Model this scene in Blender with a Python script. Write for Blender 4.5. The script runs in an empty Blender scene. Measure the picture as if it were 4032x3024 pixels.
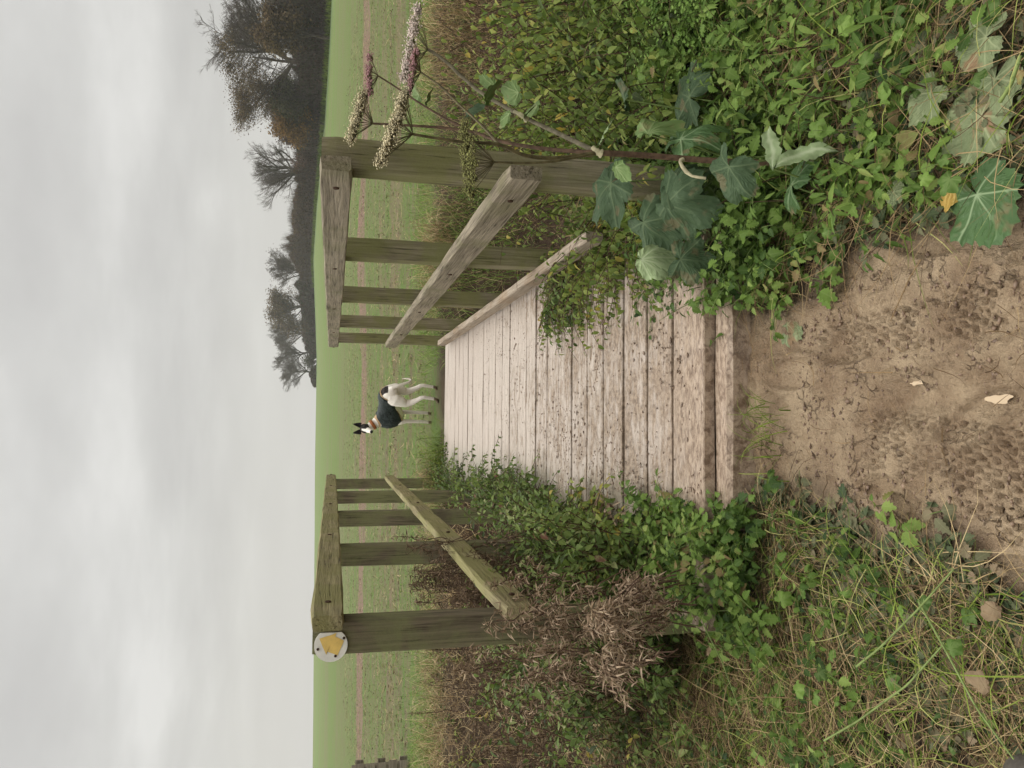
import bpy, math, random
import numpy as np
from mathutils import Vector, Matrix
from mathutils.noise import noise as pnoise

R = math.radians
rng = np.random.default_rng(7)
random.seed(7)
scene = bpy.context.scene

# ------------------------------------------------------------------ camera
FPX = 3028.0                      # focal length in pixels of the 4032 wide frame
CAMZ = 1.15                       # eye height over the deck
def _rot():
    S = 4032 / 2212
    U = 3024 - 905 * S; V = 718 * S                     # where the bridge's own lines meet
    v = np.array([U - 1512, -(V - 2016), -FPX]); v /= np.linalg.norm(v)
    u = np.array([math.sin(R(.5)), math.cos(R(.5)), 0.])
    u = u - v * np.dot(u, v); u /= np.linalg.norm(u)
    return np.array([np.cross(v, u), v, u])
CM = _rot()                        # camera axes of the upright frame, in the world
cam_d = bpy.data.cameras.new('camera'); cam = bpy.data.objects.new('camera', cam_d)
scene.collection.objects.link(cam); scene.camera = cam
# the phone was held upright and the picture is stored on its side: world up points to the left
upright = Matrix([list(r) for r in CM])
side = upright @ Matrix.Rotation(R(-90), 3, 'Z')
cam.matrix_world = Matrix.Translation((0, 0, CAMZ)) @ side.to_4x4()
cam_d.sensor_fit = 'HORIZONTAL'; cam_d.sensor_width = 36; cam_d.lens = FPX / 4032 * 36
cam_d.clip_start = .05; cam_d.clip_end = 5000

def ray(dx, dy):                   # dx, dy: position on the picture at 2212 x 1659
    S = 4032 / 2212
    return CM @ np.array([3024 - dy * S - 1512, -(dx * S - 2016), -FPX])
def at(dx, dy, y):
    r = ray(dx, dy); r = r * (y / r[1]); return np.array([r[0], r[1], r[2] + CAMZ])
def onz(dx, dy, z):
    r = ray(dx, dy); r = r * ((z - CAMZ) / r[2]); return np.array([r[0], r[1], z])

# ------------------------------------------------------------------ node helper
class NT:
    def __init__(s, nt): s.nt = nt; s.n = nt.nodes; s.l = nt.links
    def new(s, t, **k):
        n = s.n.new(t)
        for a, b in k.items(): setattr(n, a, b)
        return n
    def put(s, sock, v):
        if isinstance(v, bpy.types.NodeSocket): s.l.new(v, sock)
        elif v is not None:
            if hasattr(sock, 'default_value'):
                try: sock.default_value = v
                except Exception: sock.default_value = (*v, 1)
    def noise(s, scale, vec=None, detail=4, rough=.55, dist=0.):
        n = s.new('ShaderNodeTexNoise'); s.put(n.inputs['Scale'], scale); s.put(n.inputs['Detail'], detail)
        s.put(n.inputs['Roughness'], rough); s.put(n.inputs['Distortion'], dist)
        if vec is not None: s.put(n.inputs['Vector'], vec)
        return n.outputs['Fac']
    def voro(s, scale, vec=None, feature='F1', out='Distance', rnd=1.):
        n = s.new('ShaderNodeTexVoronoi', feature=feature); s.put(n.inputs['Scale'], scale)
        s.put(n.inputs['Randomness'], rnd)
        if vec is not None: s.put(n.inputs['Vector'], vec)
        return n.outputs[out]
    def ramp(s, fac, stops, interp='LINEAR'):
        n = s.new('ShaderNodeValToRGB'); r = n.color_ramp; r.interpolation = interp
        while len(r.elements) < len(stops): r.elements.new(.5)
        for e, (p, c) in zip(r.elements, stops):
            e.position = p; e.color = (*c, 1) if hasattr(c, '__len__') else (c, c, c, 1)
        s.put(n.inputs[0], fac); return n.outputs[0]
    def mix(s, fac, a, b, mode='MIX'):
        n = s.new('ShaderNodeMix', data_type='RGBA', blend_type=mode)
        s.put(n.inputs[0], fac); s.put(n.inputs[6], a if isinstance(a, bpy.types.NodeSocket) else (*a, 1))
        s.put(n.inputs[7], b if isinstance(b, bpy.types.NodeSocket) else (*b, 1)); return n.outputs[2]
    def math(s, op, a, b=None, c=None, clamp=False):
        n = s.new('ShaderNodeMath', operation=op, use_clamp=clamp); s.put(n.inputs[0], a)
        if b is not None: s.put(n.inputs[1], b)
        if c is not None: s.put(n.inputs[2], c)
        return n.outputs[0]
    def maprange(s, v, a, b, c=0., d=1.):
        n = s.new('ShaderNodeMapRange'); n.interpolation_type = 'SMOOTHSTEP'
        for i, x in enumerate((v, a, b, c, d)): s.put(n.inputs[i], x)
        return n.outputs[0]
    def scale(s, vec, sc, loc=(0, 0, 0)):
        n = s.new('ShaderNodeMapping'); s.put(n.inputs['Vector'], vec); n.inputs['Scale'].default_value = sc
        n.inputs['Location'].default_value = loc; return n.outputs[0]
    def pos(s): return s.new('ShaderNodeNewGeometry').outputs['Position']
    def sep(s, v):
        n = s.new('ShaderNodeSeparateXYZ'); s.put(n.inputs[0], v); return n.outputs
    def attr(s, name):
        return s.new('ShaderNodeAttribute', attribute_name=name)
    def bump(s, h, strength=.4, dist=.01, normal=None):
        n = s.new('ShaderNodeBump'); s.put(n.inputs['Height'], h); n.inputs['Strength'].default_value = strength
        n.inputs['Distance'].default_value = dist
        if normal is not None: s.put(n.inputs['Normal'], normal)
        return n.outputs[0]

def material(name, fn):
    m = bpy.data.materials.new(name); m.use_nodes = True
    t = NT(m.node_tree); b = m.node_tree.nodes['Principled BSDF']; fn(t, b); return m
def flat(name, col, rough=.6, spec=.4, var=.25, sc=30, bump=0.):
    def fn(t, b):
        n = t.noise(sc, t.new('ShaderNodeTexCoord').outputs['Object'])
        c = t.mix(t.maprange(n, .3, .7), [x * (1 - var) for x in col], [min(1, x * (1 + var)) for x in col])
        t.put(b.inputs['Base Color'], c); b.inputs['Roughness'].default_value = rough
        b.inputs['Specular IOR Level'].default_value = spec * .35
        if bump: t.put(b.inputs['Normal'], t.bump(n, bump))
    return material(name, fn)

# ------------------------------------------------------------------ world: an overcast sky over a Nishita one
SUN_EL, SUN_ROT = R(48), R(-70)
world = bpy.data.worlds.new('World'); scene.world = world; world.use_nodes = True
wt = NT(world.node_tree); bg = world.node_tree.nodes['Background']
skyt = wt.new('ShaderNodeTexSky', sky_type='NISHITA'); skyt.sun_disc = False
skyt.sun_elevation = SUN_EL; skyt.sun_rotation = SUN_ROT; skyt.air_density = 1.5; skyt.dust_density = 4
gen = wt.new('ShaderNodeTexCoord').outputs['Generated']
gz = wt.sep(gen)
zc = wt.math('MAXIMUM', gz[2], 0.0)
# clouds on a flat layer overhead: direction divided by its height
den = wt.math('ADD', zc, .13)
cv = wt.new('ShaderNodeCombineXYZ')
wt.put(cv.inputs[0], wt.math('DIVIDE', gz[0], den)); wt.put(cv.inputs[1], wt.math('DIVIDE', gz[1], den))
wt.put(cv.inputs[2], 1.7)
cn = wt.noise(.62, cv.outputs[0], detail=5, rough=.5, dist=.35)
cn2 = wt.noise(1.7, cv.outputs[0], detail=4, rough=.55)
cl = wt.math('ADD', wt.math('MULTIPLY', cn, .62), wt.math('MULTIPLY', cn2, .38))
cloud = wt.ramp(cl, [(.36, (4.1, 4.03, 3.92)), (.47, (4.6, 4.53, 4.4)), (.55, (5.05, 4.99, 4.83)), (.66, (5.95, 5.88, 5.7))])
haze_c = wt.mix(wt.maprange(zc, .0, .20), (5.15, 5.04, 4.82), cloud)
zen = wt.maprange(zc, .34, 1., 1., 3.9)                      # an overcast sky is brighter overhead
skyc = wt.mix(1., haze_c, wt.new('ShaderNodeCombineXYZ').outputs[0], 'MULTIPLY')
cz = skyc.node.inputs[7].links[0].from_node
for i in range(3): wt.put(cz.inputs[i], zen)
final = wt.mix(.96, skyt.outputs[0], skyc)
wt.put(bg.inputs['Color'], final); bg.inputs['Strength'].default_value = .1

sun_d = bpy.data.lights.new('sun', 'SUN'); sun_d.energy = 1.0; sun_d.angle = R(50); sun_d.color = (1, .97, .92)
sun = bpy.data.objects.new('sun', sun_d); scene.collection.objects.link(sun)
sun.rotation_euler = (R(90) - SUN_EL, 0, R(200))
scene.view_settings.view_transform = 'Standard'; scene.view_settings.look = 'None'
scene.view_settings.exposure = 0.38; scene.view_settings.gamma = 1
scene.cycles.max_bounces = 6; scene.cycles.diffuse_bounces = 2; scene.cycles.transparent_max_bounces = 6
scene.cycles.volume_bounces = 1

# ------------------------------------------------------------------ mesh helpers
def link(o, parent=None):
    scene.collection.objects.link(o)
    if parent is not None: o.parent = parent
    return o
def tag(o, label=None, cat=None, group=None, kind=None):
    if label: o['label'] = label
    if cat: o['category'] = cat
    if group: o['group'] = group
    if kind: o['kind'] = kind
    return o
def empty(name, loc, label, cat, group=None):
    o = bpy.data.objects.new(name, None); o.location = tuple(float(v) for v in loc); o.empty_display_size = .1
    link(o); tag(o, label, cat, group)
    return o
def wloc(o):
    v = np.array(o.location)
    while o.parent is not None: o = o.parent; v = v + np.array(o.location)
    return v
def tris(name, V, F, mat, parent=None, col=None, smooth=True, origin=None):
    """V (n,3) world, F (m,3) triangles, col (n,4) vertex data"""
    V = np.ascontiguousarray(V, dtype=np.float32); F = np.ascontiguousarray(F, dtype=np.int32)
    off = np.zeros(3)
    if parent is not None: off = wloc(parent)
    elif origin is not None: off = np.array(origin, float)
    V = V - off.astype(np.float32)
    me = bpy.data.meshes.new(name)
    me.vertices.add(len(V)); me.vertices.foreach_set('co', V.ravel())
    me.loops.add(F.size); me.loops.foreach_set('vertex_index', F.ravel())
    me.polygons.add(len(F)); me.polygons.foreach_set('loop_start', np.arange(0, F.size, F.shape[1], dtype=np.int32))
    me.polygons.foreach_set('loop_total', np.full(len(F), F.shape[1], dtype=np.int32))
    me.polygons.foreach_set('use_smooth', np.full(len(F), smooth, dtype=bool))
    me.update(calc_edges=True)
    if col is not None:
        a = me.attributes.new('col', 'FLOAT_COLOR', 'POINT'); a.data.foreach_set('color', np.asarray(col, np.float32).ravel())
    me.materials.append(mat)
    o = bpy.data.objects.new(name, me)
    if parent is None and origin is not None: o.location = tuple(float(v) for v in off)
    return link(o, parent)
class Geo:
    def __init__(s): s.V = []; s.F = []; s.C = []; s.n = 0
    def add(s, V, F, C=None):
        V = np.asarray(V, float).reshape(-1, 3); F = np.asarray(F, int)
        if F.shape[1] == 4: F = np.vstack([F[:, [0, 1, 2]], F[:, [0, 2, 3]]])
        if C is None: C = np.tile([.5, 0, 0, 1.], (len(V), 1))
        C = np.asarray(C, float)
        if C.ndim == 1: C = np.tile(C, (len(V), 1))
        s.V.append(V); s.F.append(F + s.n); s.C.append(C); s.n += len(V); return s
    def build(s, name, mat, parent=None, smooth=True, origin=None):
        return tris(name, np.vstack(s.V), np.vstack(s.F), mat, parent, np.vstack(s.C), smooth, origin)

def vnoise(x, y, seed=0):
    x = np.asarray(x, float); y = np.asarray(y, float)
    xi = np.floor(x).astype(np.int64); yi = np.floor(y).astype(np.int64); fx = x - xi; fy = y - yi
    fx = fx * fx * (3 - 2 * fx); fy = fy * fy * (3 - 2 * fy)
    def h(a, b):
        n = (a * 374761393 + b * 668265263 + seed * 982451653) & 0x7fffffff
        n = ((n ^ (n >> 13)) * 1274126177) & 0x7fffffff
        return ((n ^ (n >> 16)) & 0xffff) / 65535.
    return (h(xi, yi) * (1 - fx) + h(xi + 1, yi) * fx) * (1 - fy) + (h(xi, yi + 1) * (1 - fx) + h(xi + 1, yi + 1) * fx) * fy
def fbm(x, y, sc, oct=4, seed=0, rough=.5):
    s = 0; a = 1; t = 0
    for i in range(oct):
        s = s + a * vnoise(x * sc + 13.7 * i, y * sc + 7.3 * i, seed + i); t += a; a *= rough; sc *= 2.03
    return s / t
def sstep(a, b, x):
    t = np.clip((x - a) / (b - a), 0, 1); return t * t * (3 - 2 * t)

# --- batches
def tubes(P, rad, m=5, col=None, cap=False):
    """P (K,n,3), rad (K,n) -> V,F,C"""
    P = np.asarray(P, float); rad = np.asarray(rad, float); K, n, _ = P.shape
    T = np.gradient(P, axis=1); T /= np.linalg.norm(T, axis=2, keepdims=True) + 1e-9
    up = np.tile([0, 0, 1.], (K, n, 1)); bad = np.abs(T[..., 2]) > .9; bad = bad.any(axis=1)
    up[bad] = [1, 0, 0.01]
    A = np.cross(T, up); A /= np.linalg.norm(A, axis=2, keepdims=True) + 1e-9; B = np.cross(T, A)
    an = np.linspace(0, 2 * np.pi, m, endpoint=False)
    V = P[:, :, None] + rad[:, :, None, None] * (np.cos(an)[None, None, :, None] * A[:, :, None] + np.sin(an)[None, None, :, None] * B[:, :, None])
    idx = np.arange(K * n * m).reshape(K, n, m)
    a = idx[:, :-1]; b = idx[:, 1:]; a2 = np.roll(a, -1, 2); b2 = np.roll(b, -1, 2)
    F = np.stack([a, a2, b2, b], -1).reshape(-1, 4)
    if cap:
        e = idx[:, -1]; F2 = np.stack([np.repeat(e[:, :1], m - 2, 1), e[:, 1:-1], e[:, 2:], e[:, 2:]], -1)
    c = np.zeros((K, n, m, 4)); c[..., 3] = 1
    c[..., 0] = .5 if col is None else np.asarray(col).reshape(-1, 1, 1)
    c[..., 2] = np.linspace(0, 1, n)[None, :, None]
    return V.reshape(-1, 3), F, c.reshape(-1, 4)
def blades(base, yaw, elev, length, width, bend, tint, n=5, sway=0., ground=None, twist=0., tipw=.12):
    """ribbons: each starts at base, leaves at elevation elev and bends down by bend radians over its length"""
    K = len(base); yaw = np.asarray(yaw)[:, None] + rng.normal(0, 1, (K, 1)) * sway * np.linspace(0, 1, n)[None] ** 1.3
    el = np.asarray(elev)[:, None] - np.asarray(bend)[:, None] * np.linspace(0, 1, n)[None] ** 1.2
    st = (np.asarray(length) / (n - 1))[:, None]
    d = np.stack([np.cos(el) * np.cos(yaw), np.cos(el) * np.sin(yaw), np.sin(el)], -1) * st[..., None]
    P = np.zeros((K, n, 3)); P[:, 0] = base; P[:, 1:] = base[:, None] + np.cumsum(d[:, :-1], 1)
    if ground is not None:
        g = ground(P[..., 0], P[..., 1]) + .004 + rng.random((K, 1)) * .03
        P[..., 2] = np.maximum(P[..., 2], g)
    ph = yaw + np.pi / 2; tw = rng.normal(0, 1, (K, 1)) * twist
    W = np.stack([np.cos(ph) * np.cos(tw), np.sin(ph) * np.cos(tw), np.sin(tw) * np.ones_like(ph)], -1)
    w = np.asarray(width)[:, None] * .5 * (1 - (1 - tipw) * np.linspace(0, 1, n)[None] ** 1.6)
    V = np.stack([P - W * w[..., None], P + W * w[..., None]], 2)
    idx = np.arange(K * n * 2).reshape(K, n, 2)
    F = np.stack([idx[:, :-1, 0], idx[:, :-1, 1], idx[:, 1:, 1], idx[:, 1:, 0]], -1).reshape(-1, 4)
    c = np.zeros((K, n, 2, 4)); c[..., 0] = np.asarray(tint)[:, None, None]; c[..., 2] = np.linspace(0, 1, n)[None, :, None]
    c[..., 3] = 1
    return V.reshape(-1, 3), F, c.reshape(-1, 4)
def leaf_template(shape='ovate', n=6, w=.5, fold=.12, droop=.25, serr=0.):
    v = np.linspace(0, 1, n + 1)
    if serr: v = np.linspace(0, 1, 2 * n + 1)
    if shape == 'ovate': ww = w * .5 * (np.sin(np.pi * v ** .75)) ** .8
    elif shape == 'lance': ww = w * .5 * np.sin(np.pi * v ** .85)
    elif shape == 'heart': ww = w * .5 * np.sqrt(np.clip(1 - v, 0, 1)) * (1 + .25 * np.sin(np.pi * v))
    else: ww = w * .5 * np.sin(np.pi * v ** .9)
    ww = np.nan_to_num(ww)
    if serr: ww[1::2] *= 1 + serr; ww[2:-1:2] *= 1 - serr; yo = np.zeros_like(v); yo[1::2] += .3 / n
    else: yo = 0 * v
    z = -droop * v ** 2
    V = []; C = []
    for i in range(len(v)):
        V += [(-ww[i], v[i] + yo[i], z[i] + fold * ww[i] * 2), (0, v[i], z[i]), (ww[i], v[i] + yo[i], z[i] + fold * ww[i] * 2)]
        C += [(0, 1, v[i], 1), (0, 0, v[i], 1), (0, 1, v[i], 1)]
    F = []
    for i in range(len(v) - 1):
        a = 3 * i; F += [(a, a + 1, a + 4), (a, a + 4, a + 3), (a + 1, a + 2, a + 5), (a + 1, a + 5, a + 4)]
    return np.array(V), np.array(F), np.array(C)
def scatter(tpl, pos, yaw, pitch, roll, size, tint, wide=None):
    """leaf copies: local y = yaw direction raised by pitch"""
    V, F, C = tpl; K = len(pos)
    yaw = np.asarray(yaw, float); pitch = np.broadcast_to(pitch, (K,)); roll = np.broadcast_to(roll, (K,)); size = np.broadcast_to(size, (K,))
    Y = np.stack([np.cos(pitch) * np.cos(yaw), np.cos(pitch) * np.sin(yaw), np.sin(pitch)], -1)
    X0 = np.stack([np.sin(yaw), -np.cos(yaw), 0 * yaw], -1); Z0 = np.cross(X0, Y)
    cr, sr = np.cos(roll)[:, None], np.sin(roll)[:, None]
    X = X0 * cr + Z0 * sr; Z = Z0 * cr - X0 * sr
    if wide is not None: X = X * np.broadcast_to(wide, (K,))[:, None]
    M = np.stack([X, Y, Z], 1) * size[:, None, None]
    W = np.einsum('vi,kij->kvj', V, M) + np.asarray(pos)[:, None]
    FF = (F[None] + (np.arange(K) * len(V))[:, None, None]).reshape(-1, 3)
    CC = np.tile(C[None], (K, 1, 1)).astype(float); CC[..., 0] = np.broadcast_to(tint, (K,))[:, None]
    return W.reshape(-1, 3), FF, CC.reshape(-1, 4)

# ------------------------------------------------------------------ terrain
AZ = np.array([-180, -60, -23.3, -12.8, -3.2, 2.5, 4.5, 7.5, 11.4, 15.2, 20.8, 24., 28.4, 45, 180.])
EL = np.array([.6, .7, .82, 1.01, 1.17, 1.19, 1.22, 1.38, 1.57, 1.40, .98, .81, .64, .5, .4])
DH = np.array([190, 190, 190, 195, 200, 200, 198, 185, 165, 130, 98, 88, 78, 60, 60.])
def hedge_d(az): return np.interp(az, AZ, DH)
def zfield(x, y):
    D = np.hypot(x, y); az = np.degrees(np.arctan2(x, y)); dh = hedge_d(az); zt = CAMZ + dh * np.tan(np.radians(np.interp(az, AZ, EL)))
    t = (D - 8.) / (dh - 8.)
    return np.where(t < 0, 0, np.where(t < 1, zt * t, zt - (D - dh) * .03))
def zbase(x, y):
    x = np.asarray(x, float); y = np.asarray(y, float)
    near = -.115 - .02 * sstep(2.2, .5, y) + .10 * sstep(.75, 1.7, x) + .05 * sstep(-.7, -1.4, x) - .06 * sstep(-.3, -.9, x) * sstep(1.6, 2.4, y) * sstep(-1.8, -1.2, x)
    far = zfield(x, y) - .03
    yc = 5.9 + .15 * x
    z = near * (1 - sstep(5, 7, y)) + far * sstep(5, 7, y)
    z = np.where(y < -1, -.12, z)
    d = np.abs(y - yc + .25 * (fbm(x, y, .8, 2, 5) - .5)); t = sstep(.55, 2.55, d)
    return -1.35 + (1.35 + z) * t
RB = ([.6, 1.17, 1.27, 1.41, 1.5, 1.6, 1.77, 1.95, 2.12, 2.24, 2.6], [.50, .44, .45, .46, .42, .38, .36, .36, .33, .34, .36])
LBD = ([.6, 1.17, 1.3, 1.42, 1.55, 1.72, 1.87, 2.05, 2.16, 2.6], [-.30, -.26, -.25, -.23, -.22, -.22, -.21, -.16, -.17, -.2])
def pathmask(x, y):
    r = np.interp(y, *RB); l = np.interp(y, *LBD)
    e = (fbm(x, y, 5, 3, 11) - .5) * .22
    return sstep(.07, -.05, x - r + e) * sstep(.09, -.06, l - x + e) * sstep(2.6, 2.3, y)
def mudrelief(x, y):
    n = (fbm(x * 1.7, y * .7, 5, 3, 21) - .5) * .055 + (fbm(x * 1.3, y * .8, 24, 3, 31, .6) - .5) * .022
    r = 1 - np.abs(2 * fbm(x * 1.3, y, 19, 3, 41) - 1); n += (r - .8) * .014
    r2 = 1 - np.abs(2 * fbm(x, y * 1.2, 46, 2, 43) - 1); n += (r2 - .8) * .008 * sstep(.35, .6, fbm(x, y, 4, 2, 47))
    n -= .006 * sstep(.62, .7, fbm(x, y, 34, 2, 49)) * sstep(.4, .6, fbm(x, y, 3, 2, 48))
    # ruts and puddle hollow
    xr_ = x - .09 - .035 * np.sin(y * 3.1) - .02 * (fbm(x, y, 3, 2, 5) - .5)
    n -= .030 * np.exp(-(xr_ / .045) ** 2) * sstep(1.95, 1.55, y); n += .016 * np.exp(-((np.abs(xr_) - .085) / .028) ** 2) * sstep(1.95, 1.55, y)
    x2 = x - .33 + .05 * np.sin(y * 2.3 + 1); n -= .018 * np.exp(-(x2 / .04) ** 2) * sstep(2.05, 1.8, y); n += .010 * np.exp(-((np.abs(x2) - .07) / .025) ** 2) * sstep(2.05, 1.8, y)
    # tyre treads: staggered square dents in a band
    for xc, sl, w, y0, y1 in ((-.08, .10, .080, .75, 1.70), (.24, -.05, .055, .8, 1.9), (-.2, .06, .04, .8, 1.5)):
        u = (x - xc - sl * (y - 1.2)); k = np.floor(y / .022)
        tu = (u / .024 + .5 * (k % 2)) % 1; tv = (y / .022) % 1
        dent = sstep(.28, .4, tu) * sstep(.95, .8, tu) * sstep(.2, .35, tv) * sstep(.95, .8, tv)
        amt = fbm(x, y, 9, 2, 77)
        n -= .017 * dent * sstep(w, w * .8, np.abs(u)) * sstep(y0, y0 + .1, y) * sstep(y1, y1 - .1, y) * sstep(.28, .45, amt)
    return n
_pr = np.random.default_rng(3)
PRINTS = [(.02, 1.32, .3), (.42, 1.45, -.2), (.20, 1.70, .1), (.33, 1.12, .25), (-.18, 1.55, -.3), (-.02, 1.0, 0.), (.5, 1.85, .4), (.14, 1.95, 0), (.3, .86, .2), (.62, 1.2, .5), (-.3, 1.25, .2)]
def zg(x, y):
    z = zbase(x, y); x = np.asarray(x, float); y = np.asarray(y, float)
    z = z + (fbm(x, y, 1.3, 3, 3) - .5) * .08 * sstep(60, 4, y)
    return z
def zfull(x, y):
    z = zg(x, y); pm = pathmask(x, y)
    z = z + mudrelief(x, y) * (.35 + .65 * pm) * sstep(3.2, 2.4, y)
    for px, py, a in PRINTS:                         # boot and paw hollows
        c, s = math.cos(a), math.sin(a); u = (x - px) * c + (y - py) * s; v = -(x - px) * s + (y - py) * c
        e = (u / .045) ** 2 + (v / .12) ** 2
        z = z - .016 * sstep(1.2, .7, e) + .008 * np.exp(-((e - 1.5) / .5) ** 2)
    z = z + (fbm(x, y, 9, 3, 8) - .5) * .03 * sstep(7, 8.5, y) * sstep(60, 20, y)
    return z
azs = np.concatenate([np.linspace(-180, -40, 29), np.linspace(-38, 40, 640), np.linspace(42, 179, 29)])
rs = np.concatenate([[.001], np.geomspace(.35, 3.0, 560), np.geomspace(3.02, 420, 330)])
A, D = np.meshgrid(np.radians(azs), rs, indexing='ij')
GX, GY = D * np.sin(A), D * np.cos(A)
GZ = zfull(GX, GY)
na, nr = A.shape; idx = np.arange(na * nr).reshape(na, nr)
a, b = idx, np.roll(idx, -1, 0)
Fq = np.stack([a[:, :-1], a[:, 1:], b[:, 1:], b[:, :-1]], -1).reshape(-1, 4)
gc = np.zeros((na, nr, 4)); gc[..., 0] = pathmask(GX, GY)
azd = np.degrees(A); gc[..., 1] = sstep(.80, .97, D / hedge_d(azd)) * (azd > 3)      # rough margin under the hedge
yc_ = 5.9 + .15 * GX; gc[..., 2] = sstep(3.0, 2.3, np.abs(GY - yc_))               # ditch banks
gc[..., 3] = 1
def m_ground(t, b):
    p = t.pos(); xyz = t.sep(p); at_ = t.attr('col'); ac = t.new('ShaderNodeSeparateColor'); t.put(ac.inputs[0], at_.outputs['Color'])
    n1 = t.noise(7, p, 5, .6); n2 = t.noise(45, p, 4, .65); n3 = t.noise(1.6, p, 3)
    mud = t.mix(t.maprange(n1, .3, .72), (.30, .205, .125), (.52, .39, .25))
    mud = t.mix(t.math('MULTIPLY', t.maprange(n2, .57, .72), .45), mud, (.09, .055, .034))
    mud = t.mix(t.maprange(n3, .55, .8, 0., .5), mud, (.54, .40, .25))
    dn = t.new('ShaderNodeTexNoise'); t.put(dn.inputs['Vector'], p); dn.inputs['Scale'].default_value = 16; dn.inputs['Detail'].default_value = 4
    dv = t.new('ShaderNodeVectorMath', operation='MULTIPLY_ADD'); t.put(dv.inputs[0], dn.outputs['Color']); dv.inputs[1].default_value = (.09, .09, .09); t.put(dv.inputs[2], p)
    ed = t.voro(24, dv.outputs[0], 'DISTANCE_TO_EDGE'); cre = t.math('MULTIPLY', t.maprange(ed, .0, .085, 1., 0.), t.maprange(t.noise(8, p, 3, .6), .52, .64))
    mud = t.mix(t.math('MULTIPLY', cre, .6), mud, (.085, .052, .032))  # shade inside the mud crevices painted as thin dark lines
    soil = t.mix(n2, (.022, .015, .009), (.07, .046, .028))  # soil beneath plants coloured extra dark, shade between the leaves included
    # field: sprouts over soil, worked in lines across the view
    fs = t.noise(1., t.scale(p, (.35, 2.2, 1)), 5, .7); fs2 = t.noise(1., t.scale(p, (2.2, 22, 1)), 3, .7); fs3 = t.noise(9, p, 3, .7)
    green = t.mix(fs, (.08, .15, .022), (.135, .21, .038))
    green = t.mix(t.maprange(fs3, .5, .8, 0., .55), green, (.15, .115, .06))
    rows = t.noise(1., t.scale(p, (.02, .32, 1)), 5, .75)
    brown = t.mix(fs3, (.10, .065, .04), (.23, .16, .10))
    near = t.maprange(xyz[1], 9., 28., .58, .40)
    cover = t.math('GREATER_THAN', fs2, t.math('ADD', near, .16))
    cov = t.math('MULTIPLY', t.maprange(t.math('ADD', t.math('MULTIPLY', fs, .5), t.math('MULTIPLY', fs2, .6)), .50, .60), t.maprange(xyz[1], 8., 60., .72, .15))
    fieldc = t.mix(cov, green, brown)
    wob = t.math('ADD', xyz[1], t.math('MULTIPLY', t.math('SUBTRACT', t.noise(.35, p, 2), .5), 2.4))
    def band(y0, y1, soft, k):
        return t.math('MULTIPLY', t.math('MULTIPLY', t.maprange(wob, y0, y0 + soft), t.maprange(wob, y1, y1 + soft, 1., 0.)), k)
    br = t.maprange(t.noise(1., t.scale(p, (1.2, 5, 1)), 4, .7), .34, .5)
    fieldc = t.mix(t.math('MULTIPLY', band(19.9, 22.4, .5, .95), br), fieldc, (.22, .135, .10))
    fieldc = t.mix(t.math('MULTIPLY', band(12.3, 13.4, .6, .6), br), fieldc, (.20, .14, .085))
    fieldc = t.mix(t.math('MULTIPLY', band(15.2, 15.9, .5, .5), br), fieldc, (.20, .14, .085))
    fieldc = t.mix(t.maprange(xyz[1], 25., 110.), fieldc, t.mix(t.noise(1., t.scale(p, (.03, .9, 1)), 4, .7), (.09, .16, .028), (.145, .215, .045)))
    fieldc = t.mix(t.math('MULTIPLY', t.maprange(rows, .45, .58), t.maprange(xyz[1], 22., 50., .1, .5)), fieldc, (.17, .135, .075))
    fieldc = t.mix(t.math('MULTIPLY', t.maprange(t.noise(1., t.scale(p, (.5, 2.2, 1)), 3, .7), .56, .66), t.maprange(xyz[1], 20., 120., .7, .25)), fieldc, (.15, .12, .065))
    fieldc = t.mix(ac.outputs[1], fieldc, (.10, .15, .055))
    base = t.mix(ac.outputs[0], soil, mud)
    far = t.maprange(xyz[1], 7.3, 8.6)
    c = t.mix(far, base, fieldc)
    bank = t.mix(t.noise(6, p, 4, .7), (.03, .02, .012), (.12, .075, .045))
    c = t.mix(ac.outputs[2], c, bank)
    t.put(b.inputs['Base Color'], c)
    wet = t.math('MULTIPLY', ac.outputs[0], t.maprange(xyz[1], 2.6, 3.))
    rgh = t.mix(ac.outputs[0], (.9, .9, .9), t.ramp(n1, [(.35, .28), (.65, .5)]))
    rgh = t.mix(far, rgh, (.95, .95, .95))
    t.put(b.inputs['Roughness'], rgh); b.inputs['Specular IOR Level'].default_value = .32
    bn = t.math('ADD', t.math('SUBTRACT', t.noise(60, p, 5, .7), t.math('MULTIPLY', cre, .5)), t.math('MULTIPLY', t.noise(190, p, 3, .7), .4))
    t.put(b.inputs['Normal'], t.bump(bn, 1., .022))
MUD = material('muddy_ground', m_ground)
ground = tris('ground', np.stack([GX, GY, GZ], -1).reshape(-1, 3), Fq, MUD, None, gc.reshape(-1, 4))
tag(ground, 'trampled wet mud in front of the bridge, ditch and green field beyond', kind='structure')

# ditch water
def m_water(t, b):
    b.inputs['Base Color'].default_value = (.20, .165, .09, 1); b.inputs['Roughness'].default_value = .06
    t.put(b.inputs['Normal'], t.bump(t.noise(9, t.pos(), 3), .15, .01))
xs = np.linspace(-14, 14, 57); W = []
for x in xs: W += [(x, 5.9 + .15 * x - 1.3, -1.13), (x, 5.9 + .15 * x + 1.3, -1.13)]
Fw = [(2 * i, 2 * i + 2, 2 * i + 3, 2 * i + 1) for i in range(len(xs) - 1)]
tag(tris('water', W, Fw, material('brown_water', m_water)), 'still brown water at the bottom of the ditch', kind='structure')
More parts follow.
